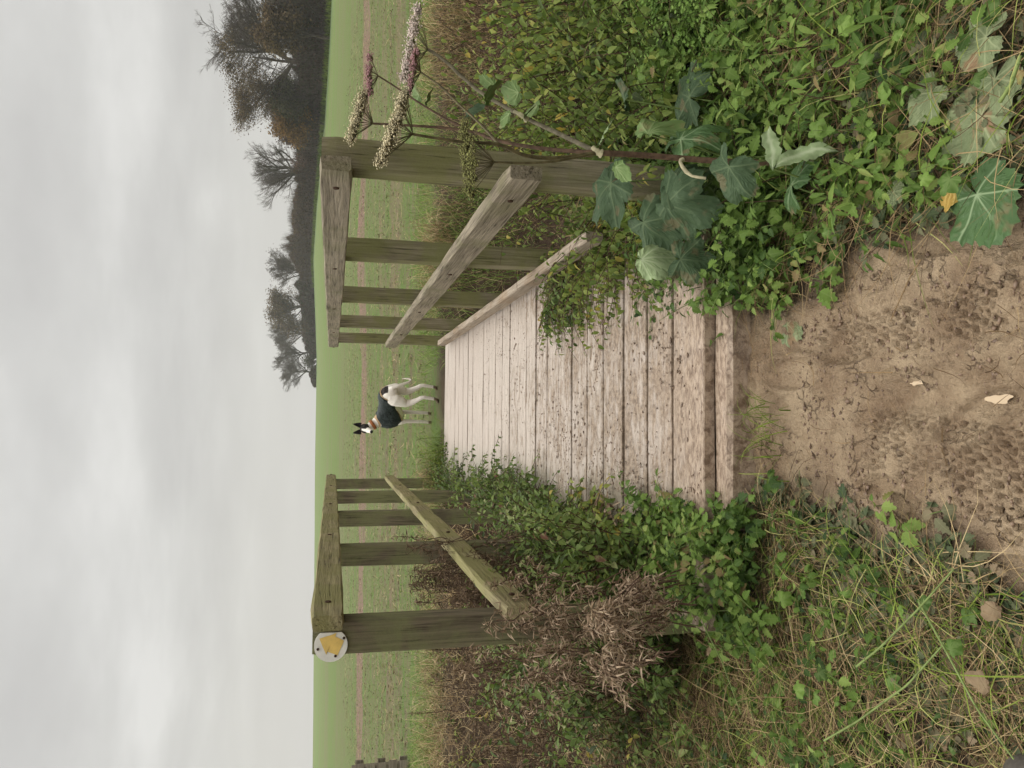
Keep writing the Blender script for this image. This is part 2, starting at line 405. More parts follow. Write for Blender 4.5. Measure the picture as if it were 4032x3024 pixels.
# two puddles in the ruts
def puddle(cx, cy, rx, ry, seed):
    n = 40; an = np.linspace(0, 2 * np.pi, n, endpoint=False); rr = 1 + .35 * (vnoise(np.cos(an) * 2 + seed, np.sin(an) * 2, seed) - .5) * 2
    z = float(zfull(np.array(cx), np.array(cy))) + .004
    V = [(cx, cy, z)] + [(cx + rx * r * math.cos(q), cy + ry * r * math.sin(q), z) for q, r in zip(an, rr)]
    F = [(0, 1 + i, 1 + (i + 1) % n) for i in range(n)]
    return V, F
PW = material('puddle_water', lambda t, b: (setattr(b.inputs['Base Color'], 'default_value', (.42, .30, .165, 1)), setattr(b.inputs['Roughness'], 'default_value', .12)))
for (dx, dy, rx, ry, sd, lb) in ((2125, 862, .009, .030, 3, 'narrow milky puddle in the rut nearest the camera'), (1955, 826, .006, .02, 9, 'thin milky puddle in the rut halfway to the bridge')):
    p = onz(dx, dy, -.13); V, F = puddle(p[0], p[1], rx, ry, sd)
    tag(tris('puddle', V, F, PW, origin=p), lb, kind='structure')

# ------------------------------------------------------------------ wood
def wood(name, axis, c_lo, c_hi, algae, alg_amt, dark=.4, mudcol=None):
    def fn(t, b):
        p = t.pos(); q = t.new('ShaderNodeTexCoord').outputs['Object']
        oi = t.new('ShaderNodeObjectInfo').outputs['Random']
        off = t.new('ShaderNodeVectorMath', operation='ADD'); t.put(off.inputs[0], q)
        cb = t.new('ShaderNodeCombineXYZ'); t.put(cb.inputs[0], t.math('MULTIPLY', oi, 37.)); t.put(cb.inputs[1], t.math('MULTIPLY', oi, 11.)); t.put(cb.inputs[2], t.math('MULTIPLY', oi, 23.))
        t.put(off.inputs[1], cb.outputs[0]); q = off.outputs[0]
        s = {'x': (4, 110, 110), 'y': (110, 4, 110), 'z': (110, 110, 4)}[axis]; s2 = {'x': (1.2, 9, 9), 'y': (9, 1.2, 9), 'z': (9, 9, 1.2)}[axis]
        g = t.noise(1., t.scale(q, s), 5, .65, .3); big = t.noise(1., t.scale(q, s2), 4, .6, .6); fine = t.noise(140, q, 3, .7)
        fac = t.math('ADD', t.math('MULTIPLY', g, .68), t.math('MULTIPLY', big, .32))
        c = t.ramp(fac, [(.38, c_lo), (.50, [(a + bb) / 2 for a, bb in zip(c_lo, c_hi)]), (.61, c_hi)])
        al = t.noise(3.4, q, 5, .65, .4)
        am = t.math('MULTIPLY', t.maprange(al, .5 - .25 * alg_amt, .72 - .2 * alg_amt), min(1., .35 + alg_amt * .6))
        c = t.mix(am, c, t.mix(fine, [a * .7 for a in algae], [a * 1.25 for a in algae]))
        dk = t.maprange(t.noise(2.1, q, 4, .6, .8), .58, .75)
        c = t.mix(t.math('MULTIPLY', dk, dark), c, (.045, .036, .022))
        gap = t.maprange(g, .32, .42, 1., 0.)
        c = t.mix(t.math('MULTIPLY', gap, .75), c, (.03, .024, .016))
        t.put(b.inputs['Base Color'], c); b.inputs['Roughness'].default_value = .78; b.inputs['Specular IOR Level'].default_value = .12
        t.put(b.inputs['Normal'], t.bump(t.math('ADD', g, t.math('MULTIPLY', fine, .3)), .9, .006))
    return material(name, fn)
W_RAIL_R = wood('grey_rail_wood', 'y', (.14, .115, .08), (.34, .29, .21), (.15, .15, .06), .2, .25)
W_RAIL_L = wood('green_rail_wood', 'y', (.17, .14, .075), (.36, .31, .17), (.22, .21, .075), .55, .15)
W_POST = wood('mossy_post_wood', 'z', (.12, .10, .065), (.30, .26, .175), (.19, .195, .065), .6, .4)
W_POST_D = wood('dark_post_wood', 'z', (.07, .055, .036), (.20, .165, .11), (.20, .215, .09), .55, .5)
W_KICK = wood('pale_kick_wood', 'y', (.24, .19, .14), (.42, .35, .27), (.25, .15, .07), .2, .15)
W_DARK = wood('dark_beam_wood', 'x', (.07, .055, .035), (.17, .13, .085), (.10, .12, .03), .5, .5)
def m_plank(t, b):
    p = t.pos(); q = t.new('ShaderNodeTexCoord').outputs['Object']; xyz = t.sep(p); oi = t.new('ShaderNodeObjectInfo').outputs['Random']
    g = t.noise(1., t.scale(p, (2.2, 70, 20)), 5, .65, .25); big = t.noise(2.2, p, 4, .6)
    film = t.mix(t.maprange(g, .34, .66), (.40, .335, .275), (.55, .475, .405))
    film = t.mix(t.math('MULTIPLY', oi, .25), film, (.38, .30, .25))
    mudn = t.noise(1., t.scale(p, (10, 24, 10)), 6, .7, .5); mn2 = t.noise(3.2, p, 4, .6)
    nearness = t.maprange(xyz[1], 2.2, 7., .365, .56)
    mm = t.maprange(t.math('ADD', t.math('MULTIPLY', mudn, .62), t.math('MULTIPLY', mn2, .38)), nearness, t.math('ADD', nearness, .17))
    mudc = t.mix(t.maprange(t.noise(46, p, 4, .7), .38, .62), (.17, .12, .08), (.35, .265, .19))
    c = t.mix(mm, film, mudc)
    sp = t.noise(1., t.scale(p, (70, 150, 70)), 3, .6)
    spm = t.maprange(sp, .61, .68); c = t.mix(t.math('MULTIPLY', spm, .8), c, (.10, .062, .04))
    # grey worn patch and green stain along the left side
    st = t.math('MULTIPLY', t.maprange(xyz[0], -.15, -.45), t.maprange(big, .4, .6, .25, .8)); c = t.mix(st, c, (.22, .215, .15))
    c = t.mix(t.maprange(t.noise(5, p, 3), .68, .8, 0., .7), c, (.25, .22, .19))
    front = t.maprange(xyz[1], 2.75, 2.25); c = t.mix(t.math('MULTIPLY', front, .75), c, t.mix(t.maprange(t.noise(1., t.scale(p, (26, 60, 26)), 5, .7, .6), .36, .6), (.15, .095, .06), (.46, .35, .255)))
    t.put(b.inputs['Base Color'], c)
    t.put(b.inputs['Roughness'], t.ramp(mudn, [(.3, .34), (.7, .62)])); b.inputs['Specular IOR Level'].default_value = .3
    h = t.math('ADD', t.math('MULTIPLY', g, .35), t.math('MULTIPLY', mudn, 1.)); h = t.math('ADD', h, t.math('MULTIPLY', t.noise(90, p, 4, .7), .5))
    t.put(b.inputs['Normal'], t.bump(h, .8, .008))
PLANK = material('muddy_plank', m_plank)

def beam(name, p0, p1, u, w, h, mat, parent, seg=24, ch=.004, wob=.002, cend=0.):
    """bar from p0 to p1 (centre line), section w along unit u and h along the third axis; edges chamfered"""
    p0 = np.array(p0, float); p1 = np.array(p1, float); d = p1 - p0; L = np.linalg.norm(d); d /= L
    u = np.array(u, float); v = np.cross(d, u)
    sec = [(-w / 2 + ch, -h / 2), (w / 2 - ch, -h / 2), (w / 2, -h / 2 + ch), (w / 2, h / 2 - ch), (w / 2 - ch, h / 2), (-w / 2 + ch, h / 2), (-w / 2, h / 2 - ch), (-w / 2, -h / 2 + ch)]
    V = []; sd = random.random() * 50
    for i in range(seg + 1):
        t_ = i / seg; c = p0 + d * L * t_; cs = 1.
        if i in (0, seg): cs = 1 - 2 * ch / max(w, h)
        for k, (a_, b_) in enumerate(sec):
            jx = pnoise(Vector((t_ * L * 3 + sd, k * 1.7, 0))) * wob; jy = pnoise(Vector((t_ * L * 3 + sd, k * 1.7, 9))) * wob
            V.append(c + u * (a_ * cs + jx) + v * (b_ * cs + jy))
    F = []
    for i in range(seg):
        for k in range(8): F.append((i * 8 + k, i * 8 + (k + 1) % 8, (i + 1) * 8 + (k + 1) % 8, (i + 1) * 8 + k))
    g = Geo().add(V, F)
    for e, o in ((0, 0), (1, seg * 8)):
        idc = [(o, o + k, o + k + 1) for k in range(1, 7)]
        if e == 0: idc = [f[::-1] for f in idc]
        g.F.append(np.array(idc) )
    ob = g.build(name, mat, parent, smooth=False); return ob

bridge = empty('footbridge', (.085, 2.23, 0), 'weathered timber plank footbridge with green stained post and rail sides over the ditch', 'footbridge')
XR, XL = .80, -.63             # inner faces of the posts
edges = [2.233, 2.484, 2.705, 2.947, 3.184, 3.403, 3.636, 3.865, 4.098, 4.329, 4.553, 4.778, 5.014, 5.248, 5.474, 5.702, 5.935, 6.172, 6.416, 6.650, 6.881, 7.115, 7.352, 7.611, 7.84, 8.07]
for i, (y0, y1) in enumerate(zip(edges[:-1], edges[1:])):
    g_ = .017 if i % 3 else .024
    if i in (20, 22): g_ = .010
    zc_ = -.020 + random.uniform(-.003, .003)
    o = beam('plank', (XL - .02 + random.uniform(-.01, .01), (y0 + y1) / 2, zc_), (XR + .01, (y0 + y1) / 2, zc_), (0, 1, 0), y1 - y0 - g_, .04, PLANK, bridge, 14, .003, .003)
for sx in (XL + .06, .10, XR - .1):
    beam('bearer', (sx, 2.30, -.15), (sx, 8.0, -.15), (1, 0, 0), .09, .2, W_DARK, bridge)
beam('sill', (XL + .30, 2.194, -.094), (XR - .06, 2.194, -.094), (0, 1, 0), .098, .12, PLANK, bridge, 30, .012, .004)
beam('end_block', (XL - .02, 2.33, -.17), (XL - .02, 2.46, -.17), (1, 0, 0), .10, .19, wood('mossy_block_wood', 'y', (.08, .09, .02), (.18, .19, .05), (.13, .17, .03), .8, .2), bridge, 4, .01)
YR = [2.48, 3.856, 5.292, 6.768, 8.157]; YL = [2.48, 3.93, 5.37, 6.83, 8.25]
postR, postL = [], []
for y in YR:
    first = y < 3
    postR.append(beam('post', (XR + .05, y + .05, -.6 if first else -1.2), (XR + .05, y + .05, 1.200 if first else 1.196), (1, 0, 0), .10, .10, W_POST, bridge, 40, .004, .003))
for y in YL:
    first = y < 3
    postL.append(beam('post', (XL - .05, y + .05, -.135 if first else -1.2), (XL - .05, y + .05, 1.197 if first else 1.192), (1, 0, 0), .10, .10, W_POST_D, bridge, 40, .004, .003))
xr, xl = XR - .025, XL + .025
def rail(name, x, y0, y1, z0, z1, mat, u=(1, 0, 0), wob=.005, th=.05):
    return beam(name, (x, y0, (z0 + z1) / 2), (x, y1, (z0 + z1) / 2), u, th, z1 - z0, mat, bridge, 60, .006, wob)
hrR = rail('handrail', xr, 2.36, 8.28, 1.103, 1.204, W_RAIL_R)
hrL = rail('handrail', xl, 2.37, 8.33, 1.103, 1.201, W_RAIL_L, wob=.004)
mrR = rail('mid_rail', xr, 2.30, 8.12, .515, .632, W_RAIL_R)
mrL = rail('mid_rail', xl, 2.38, 8.20, .512, .612, W_RAIL_L, th=.045)
kbR = rail('kick_rail', xr, 3.05, 7.75, .045, .13, W_KICK)
IRON = flat('rusty_bolt', (.06, .035, .022), .8, .3)
def bolt(par, x, y, z, s, r=.009):
    g = Geo(); P = np.array([[(x, y, z), (x - s * .006, y, z)]], float)
    V, F, C = tubes(P, [[r, r * .8]], 8); g.add(V, F, C)
    c = len(V) // 2; V2 = np.vstack([V[8:16], [[x - s * .0065, y, z]]]); g.add(V2, [(i, (i + 1) % 8, 8) for i in range(8)])
    g.build('bolt', IRON, par)
for ys, par, x, s, z in ((YR, hrR, XR - .05, 1, 1.153), (YL, hrL, XL + .05, -1, 1.152), (YR, mrR, XR - .05, 1, .573), (YL, mrL, XL + .05, -1, .556)):
    for y in ys: bolt(par, x + s * .001, y + .05, z, s, .011)

# waymark disc on the left post
def px_post(dx, dy): return at(dx, dy, 2.478)
def zz(X, Y, y): return at((1200 + X / 2.765) / (4032 / 2212), (2350 + Y / 2.765) / (4032 / 2212), y)
WHITE = flat('white_plastic', (.80, .78, .70), .45, .5, .08, 20); YEL = flat('yellow_arrow_paint', (.80, .56, .17), .5, .5, .12, 25)
dc = zz(284, 524, 2.478)
disc = empty('waymark_disc', (dc[0], 2.478, dc[2]), 'round white waymark disc with faded yellow arrow nailed to the left gatepost', 'sign')
rad = abs(zz(464, 524, 2.478)[2] - zz(100, 524, 2.478)[2]) / 2
pts = []
flat_x = zz(284, 386, 2.478)[0]
for k in range(56):
    q = 2 * math.pi * k / 56; pts.append((min(dc[0] + rad * math.cos(q), flat_x), dc[2] + rad * math.sin(q)))
V = [(x, 2.4785, z) for x, z in pts] + [(x, 2.4725, z) for x, z in pts] + [(dc[0], 2.4725, dc[2])]
F = [(i, (i + 1) % 56, 56 + (i + 1) % 56, 56 + i) for i in range(56)]
g = Geo().add(V, F); g.F.append(np.array([(56 + i, 56 + (i + 1) % 56, 112) for i in range(56)])); g.build('disc', WHITE, disc, smooth=False)
arr = [(345, 392), (333, 432), (428, 478), (358, 636), (243, 597), (234, 632), (205, 570), (158, 455), (290, 415)]
ap = [zz(X, Y, 2.4712) for X, Y in arr]; cen = zz(290, 500, 2.4712)
V = [tuple(p) for p in ap] + [tuple(cen)]
g = Geo().add(V, [(i, (i + 1) % len(ap), len(ap)) for i in range(len(ap))]); g.build('arrow', YEL, disc, smooth=False)
for X, Y in ((426, 450), (333, 646), (142, 574)):
    p = zz(X, Y, 2.4705); g = Geo(); V, F, C = tubes(np.array([[(p[0], 2.473, p[2]), (p[0], 2.468, p[2])]]), [[.0045, .0035]], 8)
    g.add(V, F, C); g.add(np.vstack([V[8:16], [[p[0], 2.4675, p[2]]]]), [(i, (i + 1) % 8, 8) for i in range(8)]); g.build('nail', IRON, disc)
# ------------------------------------------------------------------ plant materials
def leafmat(name, stops, rough=.5, trans=.25, spec=.35, vein=.25, under=1.35, spots=0.):
    m = bpy.data.materials.new(name); m.use_nodes = True; t = NT(m.node_tree); b = m.node_tree.nodes['Principled BSDF']
    sc_ = t.new('ShaderNodeSeparateColor'); t.put(sc_.inputs[0], t.attr('col').outputs['Color'])
    p = t.pos(); n = t.noise(55, p, 3, .6); f = t.math('ADD', sc_.outputs[0], t.math('MULTIPLY', t.math('SUBTRACT', n, .5), .22))
    c = t.ramp(f, stops)
    v = t.maprange(sc_.outputs[1], .0, .10, 1., 0.)
    c = t.mix(t.math('MULTIPLY', v, vein), c, t.mix(.5, c, (.45, .50, .25)))
    if spots:
        sp = t.maprange(t.noise(30, p, 3, .6), .62, .7); c = t.mix(t.math('MULTIPLY', sp, spots), c, (.22, .13, .06))
    bf = t.new('ShaderNodeNewGeometry').outputs['Backfacing']
    c2 = t.mix(1., c, (under, under, under * .95), 'MULTIPLY'); c = t.mix(bf, c, c2)
    t.put(b.inputs['Base Color'], c); b.inputs['Roughness'].default_value = rough; b.inputs['Specular IOR Level'].default_value = spec * .35
    t.put(b.inputs['Normal'], t.bump(t.math('ADD', n, t.math('MULTIPLY', sc_.outputs[1], .6)), .35, .003))
    tr = t.new('ShaderNodeBsdfTranslucent'); t.put(tr.inputs['Color'], c)
    mx = t.new('ShaderNodeMixShader'); t.put(mx.inputs[0], trans); t.l.new(b.outputs[0], mx.inputs[1]); t.l.new(tr.outputs[0], mx.inputs[2])
    t.l.new(mx.outputs[0], m.node_tree.nodes['Material Output'].inputs['Surface']); return m
L_GREEN = leafmat('nettle_leaf', [(0, (.022, .045, .014)), (.35, (.068, .125, .024)), (.7, (.145, .23, .045)), (.9, (.25, .335, .085)), (1, (.22, .16, .07))])
L_MUDDY = leafmat('muddied_leaf', [(0, (.05, .075, .035)), (.3, (.10, .12, .06)), (.6, (.16, .15, .085)), (1, (.26, .18, .115))], .6, .12, .3)
L_SHRUB = leafmat('shrub_leaf', [(0, (.035, .05, .016)), (.35, (.09, .135, .028)), (.7, (.19, .245, .055)), (.9, (.31, .34, .085)), (1, (.38, .29, .06))])
L_BRAM = leafmat('bramble_leaf', [(0, (.035, .05, .016)), (.4, (.09, .14, .03)), (.75, (.18, .24, .062)), (.95, (.30, .32, .14)), (1, (.16, .08, .05))])
L_BRIGHT = leafmat('parsley_leaf', [(0, (.06, .12, .02)), (.5, (.16, .27, .05)), (1, (.25, .37, .09))])
L_DEAD = leafmat('dead_leaf', [(0, (.05, .034, .022)), (.4, (.18, .125, .08)), (.75, (.34, .245, .165)), (1, (.52, .41, .29))], .8, .1, .2, .1, 1.1)
GRASS = leafmat('green_grass', [(0, (.05, .07, .015)), (.4, (.12, .18, .025)), (.75, (.25, .32, .06)), (1, (.46, .44, .18))], .5, .3, .3, 0, 1.1)
LAWN = leafmat('bright_grass', [(0, (.07, .13, .025)), (.5, (.14, .23, .045)), (.85, (.22, .33, .075)), (1, (.38, .38, .16))], .6, .3, .25, 0, 1.1)
STRAW = leafmat('dry_straw', [(0, (.05, .03, .017)), (.4, (.19, .125, .065)), (.75, (.40, .29, .155)), (1, (.60, .48, .28))], .65, .12, .3, 0, 1.05)
STEM_G = flat('green_stem', (.14, .19, .06), .55, .35); STEM_B = flat('brown_stem', (.085, .05, .033), .7, .3); STEM_P = flat('purple_brown_stem', (.11, .07, .045), .55, .4, .35, 60, .2)

T_NET = leaf_template('ovate', 5, .72, .10, .28, .24); T_OV = leaf_template('ovate', 4, .55, .14, .3); T_LAN = leaf_template('lance', 4, .30, .2, .35)
T_ROUND = leaf_template('ovate', 4, .8, .12, .18); T_CURL = leaf_template('lance', 5, .28, .6, 1.5)
def U(a, b, n): return rng.uniform(a, b, n)
def shoots(base, yaw, elev, length, bend, nn, tpl, lsize, tint, leafpitch=(-.7, .1), rad=.003, pairs=True, sway=.25, petiole=.0, bare=.15, ground=None):
    K = len(base); n = 9
    yw = np.asarray(yaw)[:, None] + rng.normal(0, 1, (K, 1)) * sway * np.linspace(0, 1, n)[None]
    el = np.asarray(elev)[:, None] - np.asarray(bend)[:, None] * np.linspace(0, 1, n)[None]
    st = (np.asarray(length) / (n - 1))[:, None]
    d = np.stack([np.cos(el) * np.cos(yw), np.cos(el) * np.sin(yw), np.sin(el)], -1) * st[..., None]
    P = np.concatenate([np.zeros((K, 1, 3)), np.cumsum(d[:, :-1], 1)], 1) + np.asarray(base)[:, None]
    if ground is not None: P[..., 2] = np.maximum(P[..., 2], ground(P[..., 0], P[..., 1]) + .012)
    sg = Geo().add(*tubes(P, np.linspace(rad, rad * .35, n)[None] * np.ones((K, 1)), 4))
    lg = Geo(); pos, ya, pi_, sz, ti = [], [], [], [], []
    for j in range(nn):
        t = bare + (1 - bare) * (j + .5 * rng.random(K)) / nn * .999
        f = t * (n - 1); i0 = np.minimum(f.astype(int), n - 2); w = (f - i0)[:, None]; ar = np.arange(K)
        q = P[ar, i0] * (1 - w) + P[ar, i0 + 1] * w
        side0 = yw[ar, i0] + (np.pi / 2 if (j % 2 == 0) else .25) + rng.normal(0, .45, K)
        for s_ in ((0, np.pi) if pairs else (np.pi * (j % 2),)):
            yv = side0 + s_; off = np.stack([np.cos(yv), np.sin(yv), 0 * yv + .2], -1) * petiole
            pos.append(q + off); ya.append(yv); pi_.append(U(*leafpitch, K))
            sz.append(np.asarray(lsize) * (1.15 - .55 * t) * U(.7, 1.25, K)); ti.append(np.clip(np.asarray(tint) + rng.normal(0, .13, K), 0, 1))
    lg.add(*scatter(tpl, np.vstack(pos), np.concatenate(ya), np.concatenate(pi_), rng.normal(0, .35, K * nn * (2 if pairs else 1)), np.concatenate(sz), np.concatenate(ti)))
    return sg, lg
def rect(n, x0, x1, y0, y1, dens=None):
    out = []
    tot = 0
    while tot < n:
        x = U(x0, x1, n * 2); y = U(y0, y1, n * 2)
        if dens is not None: k = rng.random(n * 2) < dens(x, y); x, y = x[k], y[k]
        out.append(np.stack([x, y], -1)); tot += len(x)
        if len(out) > 60: break
    return np.vstack(out)[:n]
def on_ground(xy, dz=0.): return np.column_stack([xy, zg(xy[:, 0], xy[:, 1]) + dz])
def bush(name, label, xy, spec, leafm, stemm, cat='bush', group=None, extra=None, z0=None):
    """spec: dict for shoots"""
    b0 = on_ground(xy) if z0 is None else np.column_stack([xy, z0])
    root = empty(name, (float(xy[:, 0].mean()), float(xy[:, 1].mean()), float(b0[:, 2].min())), label, cat, group)
    K = len(b0)
    sg, lg = shoots(b0, spec['yaw'](K), U(*spec['elev'], K), U(*spec['len'], K), U(*spec['bend'], K), spec['nn'], spec['tpl'], U(*spec['ls'], K), U(*spec['tint'], K),
                    spec.get('lp', (-.7, .1)), spec.get('rad', .003), spec.get('pairs', True), petiole=spec.get('pet', .008), bare=spec.get('bare', .15), ground=spec.get('ground'))
    sg.build('branchwork', stemm, root); lg.build('foliage', leafm, root)
    return root
anyyaw = lambda K: U(0, 2 * np.pi, K)
def toward(a, s): return lambda K: rng.normal(a, s, K)

# ---- right of the bridge
bush('shrub', 'tall yellow green leafy shrub filling the bank right of the near right post', rect(420, 1.15, 3.3, 3.1, 4.9), dict(yaw=anyyaw, elev=(.9, 1.5), len=(.45, .85), bend=(.5, 1.4), nn=9, tpl=T_OV, ls=(.040, .062), tint=(.35, .85), lp=(-1.1, -.2), rad=.003), L_SHRUB, STEM_B)
bush('shrub', 'dark green leafy shrub right behind the purple hogweed stem', rect(300, .95, 2.0, 2.35, 3.2), dict(yaw=anyyaw, elev=(.8, 1.5), len=(.2, .42), bend=(.4, 1.3), nn=8, tpl=T_OV, ls=(.038, .06), tint=(.2, .75), lp=(-1.0, -.1), rad=.0028), L_SHRUB, STEM_B)
bush('shrub', 'leafy shrub sprawling over the kick rail and the right edge of the deck', rect(170, .72, .98, 2.62, 3.85), dict(yaw=toward(2.9, .9), elev=(.5, 1.4), len=(.3, .62), bend=(1.2, 2.4), nn=10, tpl=T_OV, ls=(.035, .052), tint=(.35, .85), lp=(-1.2, -.3), rad=.0026, ground=lambda x, y: np.where((x < .82) & (x > -.65), .005, -.3)), L_SHRUB, STEM_B)
bush('bramble', 'small dark bramble sprig trailing over the planks beside the kick rail', rect(26, .60, .74, 3.5, 3.95), dict(yaw=toward(3.0, .7), elev=(.2, 1.0), len=(.15, .34), bend=(1., 2.), nn=8, tpl=T_OV, ls=(.03, .045), tint=(.2, .6), lp=(-.9, .1), ground=lambda x, y: .005 + 0 * x), L_BRAM, STEM_B, z0=np.full(26, .02))
bush('shrub', 'small leafy clump in the ditch seen between the right rail posts', rect(110, .95, 2.3, 4.4, 6.6), dict(yaw=anyyaw, elev=(.6, 1.5), len=(.2, .5), bend=(.5, 1.5), nn=8, tpl=T_OV, ls=(.035, .055), tint=(.3, .9), lp=(-1., 0), rad=.003), L_SHRUB, STEM_B)
# ---- left of the bridge
LB = dict(yaw=toward(.2, 1.2), elev=(.4, 1.4), len=(.18, .42), bend=(.8, 2.2), nn=9, tpl=T_OV, ls=(.034, .052), tint=(.15, .7), lp=(-.9, .2), rad=.0025, ground=lambda x, y: np.where((x < .82) & (x > -.65), .005, -.6))
def deckz(xy): return np.where(xy[:, 0] > -.64, .01, zg(xy[:, 0], xy[:, 1]) * .3 + .05)
xy = rect(230, -.78, -.42, 3.55, 5.4); bush('bramble', 'thick green bramble spilling over the left edge of the planks halfway along', xy, LB, L_BRAM, STEM_B, z0=deckz(xy))
xy = rect(150, -.80, -.55, 5.4, 7.9); bush('bramble', 'bramble at the far left end of the bridge below the dry grass tuft', xy, dict(LB, len=(.2, .45)), L_BRAM, STEM_B, z0=deckz(xy))
xy = rect(230, -.80, -.46, 2.75, 3.6); bush('bramble', 'low bramble on the left plank ends beside dry broken leaves', xy, dict(LB, len=(.12, .34), tint=(.3, .9)), L_SHRUB, STEM_B, z0=deckz(xy))
xy = rect(150, -1.15, -.74, 2.9, 4.3); bush('bramble', 'bramble with green leaves climbing through the left mid rail', xy, dict(yaw=anyyaw, elev=(1.0, 1.5), len=(.45, .8), bend=(.4, 1.6), nn=12, tpl=T_OV, ls=(.035, .055), tint=(.15, .8), lp=(-.9, .2), rad=.0028, bare=.35), L_BRAM, STEM_B, z0=np.full(150, -.1))
xy = rect(80, -.85, -.42, 2.60, 3.3); bush('bramble', 'tall thin bramble shoots crossing the near end of the left mid rail', xy, dict(yaw=anyyaw, elev=(1.15, 1.5), len=(.45, .75), bend=(.1, .9), nn=13, tpl=T_OV, ls=(.028, .05), tint=(.25, .9), lp=(-.9, .2), rad=.0024, bare=.3), L_BRAM, STEM_B, z0=np.full(80, -.05))
xy = rect(480, -4.2, -.95, 2.9, 7.6); bush('shrub', 'straggly yellow green weeds down the left ditch bank', xy, dict(yaw=anyyaw, elev=(.4, 1.4), len=(.15, .45), bend=(.5, 1.6), nn=6, tpl=T_OV, ls=(.035, .06), tint=(.2, .85), lp=(-.9, .2), rad=.0028), L_SHRUB, STEM_B)
xy = rect(120, -1.0, -.60, 2.28, 2.8, lambda x, y: (y > 2.62) * 1.); bush('bramble', 'green bramble leaves tangled with the dead heads beside the left gatepost', xy, dict(LB, len=(.16, .42), bend=(.4, 1.6)), L_BRAM, STEM_B, z0=np.full(120, -.05))
xy = rect(260, -3.6, -1.1, 3.3, 5.4); bush('bramble', 'sparse dark bramble on the ditch bank left of the waymarked post', xy, dict(yaw=anyyaw, elev=(.4, 1.4), len=(.25, .7), bend=(.6, 1.8), nn=7, tpl=T_OV, ls=(.04, .062), tint=(.1, .65), lp=(-.9, .2), rad=.003), L_BRAM, STEM_B)

# ---- dead brown seed heads
def seedheads(label, tips, spread, nstem, per, h, tint=(.2, .75), csize=(.010, .021)):
    root = empty('dead_willowherb', tips[0], label, 'dead plant')
    sg = Geo(); lg = Geo()
    for c in tips:
        c = np.array(c, float); K = nstem
        top = c + rng.normal(0, 1, (K, 3)) * spread
        base = np.column_stack([top[:, 0] + rng.normal(0, .06, K), top[:, 1] + rng.normal(0, .06, K), top[:, 2] - U(.12, h, K)])
        tt = np.linspace(0, 1, 7)[None, :, None]
        P = base[:, None] * (1 - tt) + top[:, None] * tt + rng.normal(0, .006, (K, 7, 3))
        P[:, -2:] += np.array([0, 0, -.012]) * np.arange(1, 3)[None, :, None]
        sg.add(*tubes(P, np.linspace(.0022, .001, 7)[None] * np.ones((K, 1)), 4))
        t = (.35 + .65 * rng.random((K, per))) * 5.99; i0 = t.astype(int); w = (t - i0)[..., None]; ar = np.arange(K)[:, None]
        q = (P[ar, i0] * (1 - w) + P[ar, i0 + 1] * w).reshape(-1, 3) + rng.normal(0, .008, (K * per, 3))
        lg.add(*scatter(T_CURL, q, anyyaw(len(q)), U(-.6, 1.2, len(q)), rng.normal(0, 1, len(q)), U(*csize, len(q)), U(*tint, len(q))))
    sg.build('branchwork', STEM_B, root); lg.build('seed_fluff', L_DEAD, root); return root
seedheads('matted brown dead seed heads in front of the left gatepost', [at(1130, 1400, 2.25), at(1190, 1350, 2.25), at(1240, 1370, 2.2), at(1110, 1340, 2.4), at(1160, 1420, 2.25)], .085, 13, 46, .3, (.3, .95))
seedheads('pale brown dead seed head drooping below the left gatepost', [at(1300, 1440, 2.0), at(1345, 1290, 2.1), at(1270, 1350, 2.0)], .028, 14, 50, .2, (.5, 1.))
seedheads('dark dead seed heads behind the left mid rail', [at(1020, 1265, 3.2), at(985, 1290, 3.3), at(1050, 1245, 3.1), at(950, 1240, 3.5), at(1010, 1310, 3.2), at(900, 1250, 3.6)], .07, 24, 44, .4, (.05, .55))
seedheads('brown dead stalks on the bank far left', [at(1050, 1500, 3.6), at(1110, 1560, 3.4), at(1000, 1450, 4.0), at(1180, 1500, 3.0), at(1070, 1620, 3.6)], .12, 22, 34, .35, (.15, .7))
seedheads('thin brown dock stalks on the far bank above the water', [at(1000, 60, 6.2), at(1080, 100, 5.6), at(1150, 60, 5.4), at(1190, 150, 5.2), at(1040, 200, 6.0)], .22, 14, 34, .55, (.1, .5), (.014, .028))

